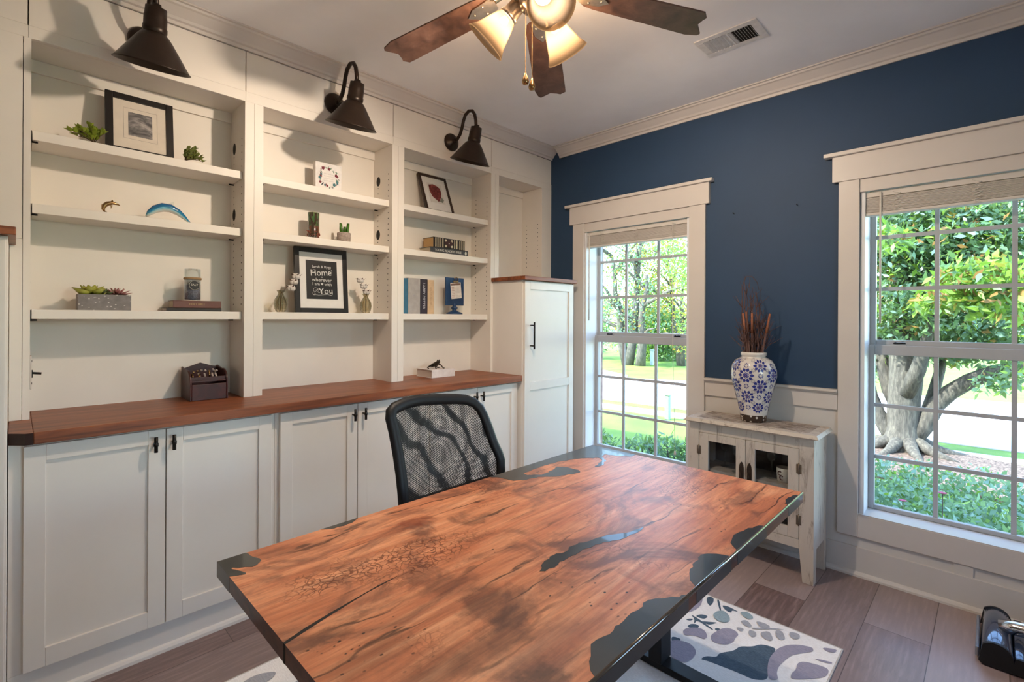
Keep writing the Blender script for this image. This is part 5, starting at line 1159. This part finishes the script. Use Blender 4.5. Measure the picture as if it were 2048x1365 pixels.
gpoly('driveway', [(-7.6,11.6),(-9.6,10.2),(-9.9,8.4),(-6.1,9.62),(-5.3,9.9),(-5.7,10.6)], GZ+.02, M['concrete'], th=.02)
gpoly('bounce_patio', [(4.3,-12),(16,-12),(16,-.2),(4.3,-.2)], GZ+.02, mat('bounce_paving', (.60,.53,.46), .9, var=.06, vs=3), th=.02)  # added unseen paving that bounces daylight up through the added window
gpoly('mulch_bed', [(-.2,3.9),(.6,4.9),(1.3,5.9),(2.1,6.0),(3.2,5.5),(4.3,5.2),(4.3,3.6),(2.2,3.9)], GZ+.03, mat('bark_mulch', (.18,.13,.105), .95, var=.5, vs=30, bump=.8), th=.03)
LG = [leafmat('leaf_deep', (.05,.105,.06), (.09,.165,.095), .3), leafmat('leaf_mid', (.09,.19,.09), (.15,.27,.11), .35), leafmat('leaf_bright', (.16,.33,.05), (.28,.44,.08), .45), leafmat('leaf_gold', (.46,.26,.03), (.60,.40,.08), .4), leafmat('leaf_brown', (.22,.10,.04), (.32,.17,.06), .3), leafmat('leaf_blue', (.13,.25,.20), (.22,.36,.29), .3)]  # leaf tones paled and blued to hold outdoor haze in the colour
BK = NT('tree_bark'); bn = BK.noise(BK.coord((6,6,1.5)), 5, 6, .7); BK.base(BK.ramp(bn, [(.3, (.045,.042,.036)), (.5, (.10,.092,.078)), (.7, (.19,.175,.14))])); BK.b.inputs['Roughness'].default_value = .9; BK.bump(bn, .6, .03); M['bark'] = BK.mat
def cloud(n, sampler, size, asp, mats_w, seed, droop=.2):
    rng = np.random.default_rng(seed)
    C = sampler(rng, n); k = len(C)
    d = rng.normal(size=(k,3)); d[:,2] -= droop; d /= np.linalg.norm(d, axis=1)[:,None]
    o = rng.normal(size=(k,3)); s = np.cross(d, o); s /= np.linalg.norm(s, axis=1)[:,None]; nn = np.cross(s, d)
    L = size*rng.uniform(.6,1.3,size=(k,1)); W = L*asp
    P = np.stack([C, C+d*L*.45+s*W*.5+nn*W*.18, C+d*L, C+d*L*.45-s*W*.5+nn*W*.18], 1).reshape(-1,3)
    me = bpy.data.meshes.new('foliage')
    me.vertices.add(4*k); me.loops.add(4*k); me.polygons.add(k)
    me.vertices.foreach_set('co', P.astype(np.float32).ravel())
    me.loops.foreach_set('vertex_index', np.arange(4*k, dtype=np.int32))
    me.polygons.foreach_set('loop_start', np.arange(0, 4*k, 4, dtype=np.int32))
    ms, ws = zip(*mats_w); ws = np.array(ws)/sum(ws)
    me.polygons.foreach_set('material_index', rng.choice(len(ms), size=k, p=ws).astype(np.int32))
    for i in ms: me.materials.append(LG[i])
    me.update(calc_edges=True); me.validate(); return me
def blobs(bl):
    def f(rng, n):
        w = np.array([b[3]*b[4]*b[5] for b in bl])**.75; w /= w.sum(); i = rng.choice(len(bl), size=n, p=w); B = np.array(bl)[i]
        v = rng.normal(size=(n,3)); v /= np.linalg.norm(v, axis=1)[:,None]; r = rng.uniform(.25,1,size=(n,1))**.45
        return B[:,:3]+v*r*B[:,3:6]
    return f
def foliage(parent, me, name='foliage'):
    o = bpy.data.objects.new(name, me); COL.objects.link(o); o.parent = parent; o.location = [-q for q in ORG[parent]]; return o
# magnolia close to the right window
mg = thing('magnolia_tree', 'big multi-stemmed evergreen tree outside the window right of the vase', 'tree', (1.72, 5.6, GZ))
tk = MB(); TY = 5.6
def A(px, py, dy=0): return at(px, py, 'y', TY+dy)
def trunk(pts, rs): tk.tube(pts, rs, 14)
trunk([A(1802,925), A(1803,895), A(1806,850), A(1808,800), A(1812,760), A(1806,700), A(1800,620), A(1806,500)], [.36,.24,.19,.185,.19,.16,.12,.07])
trunk([A(1822,880), A(1850,850), A(1872,810), A(1900,785), A(1940,762), A(1985,745), A(2045,735), A(2120,715)], [.12,.11,.10,.10,.095,.085,.07,.04])
trunk([A(1795,885), A(1772,855), A(1755,825), A(1742,790), A(1735,740)], [.12,.10,.09,.08,.05])
trunk([A(1806,830,.1), A(1780,780,.1), A(1765,730,.1), A(1755,660,.1)], [.11,.10,.08,.05])
trunk([A(1812,790,-.1), A(1836,740,-.2), A(1850,690,-.3), A(1890,560,-.5)], [.10,.09,.07,.03])
trunk([A(1845,850,.2), A(1866,790,.3), A(1880,740,.4), A(1890,680,.5)], [.08,.07,.06,.03])
for k, w in enumerate((-2.6,-1.9,-1.2,-.5,.3,2.9)): trunk([Vector((1.72,TY,GZ+.22)), Vector((1.72+.38*math.cos(w),TY+.38*math.sin(w),GZ+.06)), Vector((1.72+.75*math.cos(w),TY+.75*math.sin(w),GZ-.02))], [.11,.06,.02])
part('trunk', tk, M['bark'], mg)
bl = []
rr = random.Random(5)
for px, py, dy, r in [(1760,480,0,.8),(1840,470,.2,.9),(1930,480,0,.9),(2030,480,.1,1.0),(1760,560,0,.65),(1830,560,.3,.7),(1900,560,.2,.7),(1985,560,.1,.8),(1760,640,.2,.55),(1830,650,.4,.6),(1910,650,.2,.6),(1990,650,.2,.6),(2060,640,.2,.7),(1750,700,.3,.4),(1800,705,.5,.40),(1870,700,.5,.40),(1930,700,.3,.35),(2000,705,.2,.36),(2010,760,-.3,.20),(1975,770,-.4,.20),(2045,745,-.3,.25),(1740,740,.4,.34),(1770,600,-.5,.42),(1830,610,-.4,.40),(1880,640,-.4,.34),(1800,665,-.3,.30),(1765,420,.2,1.1),(1950,400,.2,1.2),(2080,420,.2,1.1)]:
    p = A(px, py, dy); bl.append((p.x, p.y, p.z, r, r*.9, r*.62))
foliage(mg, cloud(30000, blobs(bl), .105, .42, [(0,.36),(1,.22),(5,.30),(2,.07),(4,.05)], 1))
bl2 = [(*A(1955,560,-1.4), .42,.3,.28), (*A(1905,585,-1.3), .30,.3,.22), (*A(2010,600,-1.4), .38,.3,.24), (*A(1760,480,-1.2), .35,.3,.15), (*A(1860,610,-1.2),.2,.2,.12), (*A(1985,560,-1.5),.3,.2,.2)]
foliage(mg, cloud(1500, blobs(bl2), .135, .36, [(2,.5),(1,.32),(4,.18)], 2), 'sunlit_foliage')  # brighter leaf mix puts the sunlight into the leaf colour
# low ground cover and shrubs by the house
def bed(label, name, bl, n, size, mw, seed, asp=.5, cat='shrub', kind=None, nm='foliage'):
    x, y = bl[0][0], bl[0][1]; r = thing(name, label, cat, (x, y, GZ)); 
    foliage(r, cloud(n, blobs(bl), size, asp, mw, seed, -.4))
    st = MB()
    for b in bl[:6]:
        for q in range(3): st.tube([(b[0]+.05*q, b[1], GZ-.02), (b[0]+.08*(q-1), b[1]+.03*q, b[2]+b[5]*.4)], .01, 6)
    part('stems', st, M['bark'], r); return r
rr = random.Random(14)
gb = [(1.2+i*.34+rr.uniform(-.1,.1), 1.15+j*.42+rr.uniform(-.08,.08), GZ+.20+.0*j, .32, .30, .26) for i in range(8) for j in range(6)]
bed('low blue-green ground cover bed below the window right of the vase', 'ground_cover', gb, 13000, .062, [(5,.78),(1,.12),(2,.03),(0,.07)], 3, .5, 'ground cover')
sb = [(-.75+i*.30+rr.uniform(-.1,.1), 2.0+.18*i+rr.uniform(-.15,.15), GZ+.20, .26, .26, .24) for i in range(6)]
bed('low blue-green shrub clump below the window left of the vase', 'shrub', sb, 3200, .085, [(5,.55),(1,.25),(0,.2)], 4, .3)
sb = [(-.35+i*.22, 1.35+.1*i, GZ+.16, .2, .18, .18) for i in range(7)]
bed('variegated low plants at the foot of the window left of the vase', 'shrub', sb, 1500, .06, [(5,.4),(2,.25),(3,.15),(1,.2)], 5, .5)
for p_, lab in (((2.17,1.05),'small pink flower close behind the right window, left one'),((2.36,1.2),'small pink flower behind the right window beside the lower bar')):
    r = thing('flower', lab, 'flower', (p_[0], p_[1], GZ)); hh = .62 if p_[0] < 2.3 else .68
    pt = MB()
    for q in range(7): leafquad(pt, Vector((p_[0], p_[1], GZ+hh)), Vector((math.cos(q*.9), math.sin(q*.9), .4)), .03, .024, 0)
    part('petals', pt, mat('pink_petal', (.60,.12,.22), .6), r); part('stem', MB().tube([(p_[0],p_[1],GZ),(p_[0],p_[1],GZ+hh)], .003, 6), M['bark'], r)
# utility pedestal on the verge
up = thing('utility_pedestal', 'pale green utility pedestal standing on the lawn by the road', 'utility box', (-1.60, 5.20, GZ)); pm_ = mat('pale_green_plastic', (.26,.38,.30), .6)
part('post', MB().box(-1.645, -1.555, 5.16, 5.24, GZ, GZ+.43), pm_, up, .015); part('cap', MB().box(-1.652, -1.548, 5.153, 5.247, GZ+.4302, GZ+.46), pm_, up, .012)
mp2 = thing('marker_post', 'pale blue marker post on the far lawn across the road', 'post', tuple(at(1304,731,'z',GZ))); p = at(1304,731,'z',GZ)
part('post', MB().box(p.x-.065, p.x+.065, p.y-.06, p.y+.06, GZ, GZ+.55), mat('pale_blue_plastic', (.50,.60,.68), .5), mp2, .03); part('cap', MB().box(p.x-.08, p.x+.08, p.y-.075, p.y+.075, GZ+.5502, GZ+.62), mat('pale_blue_cap', (.44,.54,.62), .5), mp2, .03)
# trees and hedges across the road
def tree(label, px, py, stems, crown, n, size, mw, seed, name='tree', r0=.16, asp=.5):
    p = at(px, py, 'z', GZ); r = thing(name, label, 'tree', tuple(p)); tk2 = MB(); rr = random.Random(seed)
    for s in range(stems):
        q = p+Vector((rr.uniform(-.3,.3)*(stems > 1), 0, -.05)); top = p+Vector((rr.uniform(-1.2,1.2), rr.uniform(-.8,.8), rr.uniform(3.2,4.8)))
        pts = [q.lerp(top, i/6)+Vector((rr.uniform(-.1,.1), 0, 0))*(i > 0) for i in range(7)]; tk2.tube(pts, [r0*(1-.12*i) for i in range(7)], 10)
        for b in range(9):
            i = rr.randint(2, 6); d = Vector((rr.uniform(-1,1), rr.uniform(-.6,.6), rr.uniform(-.1,.7))); L = rr.uniform(1.0,2.6)
            tk2.tube([pts[i], pts[i]+d*L*.5+Vector((0,0,.12)), pts[i]+d*L], [r0*.4, r0*.25, r0*.08], 6)
    part('trunk', tk2, M['bark'], r)
    bl = []
    for (u, v, dd, rx, rz) in crown:
        c = at(u, v, 'y', p.y+dd); bl.append((c.x, c.y, c.z, rx, rx*.8, rz))
    foliage(r, cloud(n, blobs(bl), size, asp, mw, seed)); return r
tree('bushy multi-stemmed tree across the road, left in the left window', 1267, 731, 3, [(1215,640,0,1.6,1.1),(1270,600,0,1.5,1.0),(1230,560,.2,1.7,1.1),(1210,510,0,1.8,1.2),(1290,540,.2,1.4,1.0),(1250,470,0,2.0,1.4),(1300,650,.3,1.0,.5)], 7500, .12, [(5,.45),(1,.2),(0,.12),(2,.05),(3,.10),(4,.08)], 31, r0=.2)
tree('golden-leaved tree across the road, right in the left window', 1372, 733, 2, [(1340,560,-.5,1.0,.8),(1365,600,-.5,1.0,.8),(1320,520,0,1.1,.9),(1372,680,-.4,.7,.7),(1290,610,0,.9,.6),(1300,480,0,1.2,.9)], 4200, .12, [(3,.58),(2,.22),(1,.15),(4,.05)], 32, r0=.12)
tree('bright green tree at the right edge of the left window', 1392, 745, 1, [(1385,520,-1,1.0,.9),(1395,560,-1,.9,1.0),(1375,480,-1,1.1,.9),(1390,640,-1,.6,.8)], 3200, .12, [(2,.55),(1,.35),(5,.1)], 33, r0=.12)
def hedge(label, px0, px1, py, h, mw, seed, n, rx=.8):
    a, b = at(px0, py, 'z', GZ), at(px1, py, 'z', GZ); k = max(2, int((b-a).length/(rx*.8)))
    bl = [(a.x+(b.x-a.x)*i/(k-1), a.y+(b.y-a.y)*i/(k-1), GZ+h*.5, rx, rx*.8, h*.55) for i in range(k)]
    return bed(label, 'hedge', bl, n, .16, mw, seed, .55, 'hedge')
hedge('dark blue-green hedge across the road behind the multi-stemmed tree', 1175, 1290, 717, 3.6, [(5,.7),(0,.2),(1,.1)], 41, 5200, 1.2)
hedge('rounded mid-green bush across the road in the left window', 1322, 1352, 722, 2.3, [(1,.7),(2,.12),(0,.18)], 42, 2600, .9)
hedge('bright yellow-green bush across the road beside the marker post', 1286, 1300, 722, 2.6, [(2,.7),(1,.3)], 43, 1200, .6)
hedge('long tree line far across the road', 1100, 2100, 704, 3.0, [(5,.5),(1,.3),(3,.08),(0,.12)], 44, 9000, 3.0)
# ================================================================== LIGHT, WORLD, CAMERA
sd = bpy.data.lights.new('sun', 'SUN'); sd.energy = 4.0; sd.angle = .009; sd.color = (1,.95,.86)
so = bpy.data.objects.new('sun', sd); COL.objects.link(so)
so.rotation_euler = Vector((-.46,-.50,.73)).to_track_quat('Z', 'Y').to_euler()
wd = bpy.data.worlds.new('sky'); SC.world = wd; wd.use_nodes = True; nt_ = wd.node_tree
bg = nt_.nodes['Background']; sk = nt_.nodes.new('ShaderNodeTexSky'); sk.sky_type = 'NISHITA'; sk.sun_disc = False; sk.sun_elevation = math.radians(45); sk.sun_rotation = math.radians(222)
nt_.links.new(sk.outputs[0], bg.inputs[0]); bg.inputs[1].default_value = .62
cd = bpy.data.cameras.new('camera'); co = bpy.data.objects.new('camera', cd); COL.objects.link(co)
cd.sensor_fit = 'HORIZONTAL'; cd.sensor_width = 36; cd.lens = FPX/2048*36; cd.shift_y = -(682.5-CYP)/2048; cd.clip_start = .02; cd.clip_end = 300
mw_ = Matrix((( _R.x, _U.x, -_f.x, CAM.x), (_R.y, _U.y, -_f.y, CAM.y), (_R.z, _U.z, -_f.z, CAM.z), (0,0,0,1)))
co.matrix_world = mw_; SC.camera = co
vs3 = SC.view_settings; vs3.view_transform = 'Standard'; vs3.look = 'None'; vs3.exposure = 1.72; vs3.gamma = 1; vs3.use_curve_mapping = False
SC.cycles.max_bounces = 14; SC.cycles.diffuse_bounces = 8; SC.cycles.transparent_max_bounces = 24; SC.cycles.glossy_bounces = 5
SC.cycles.use_denoising = True; SC.cycles.sample_clamp_indirect = 6
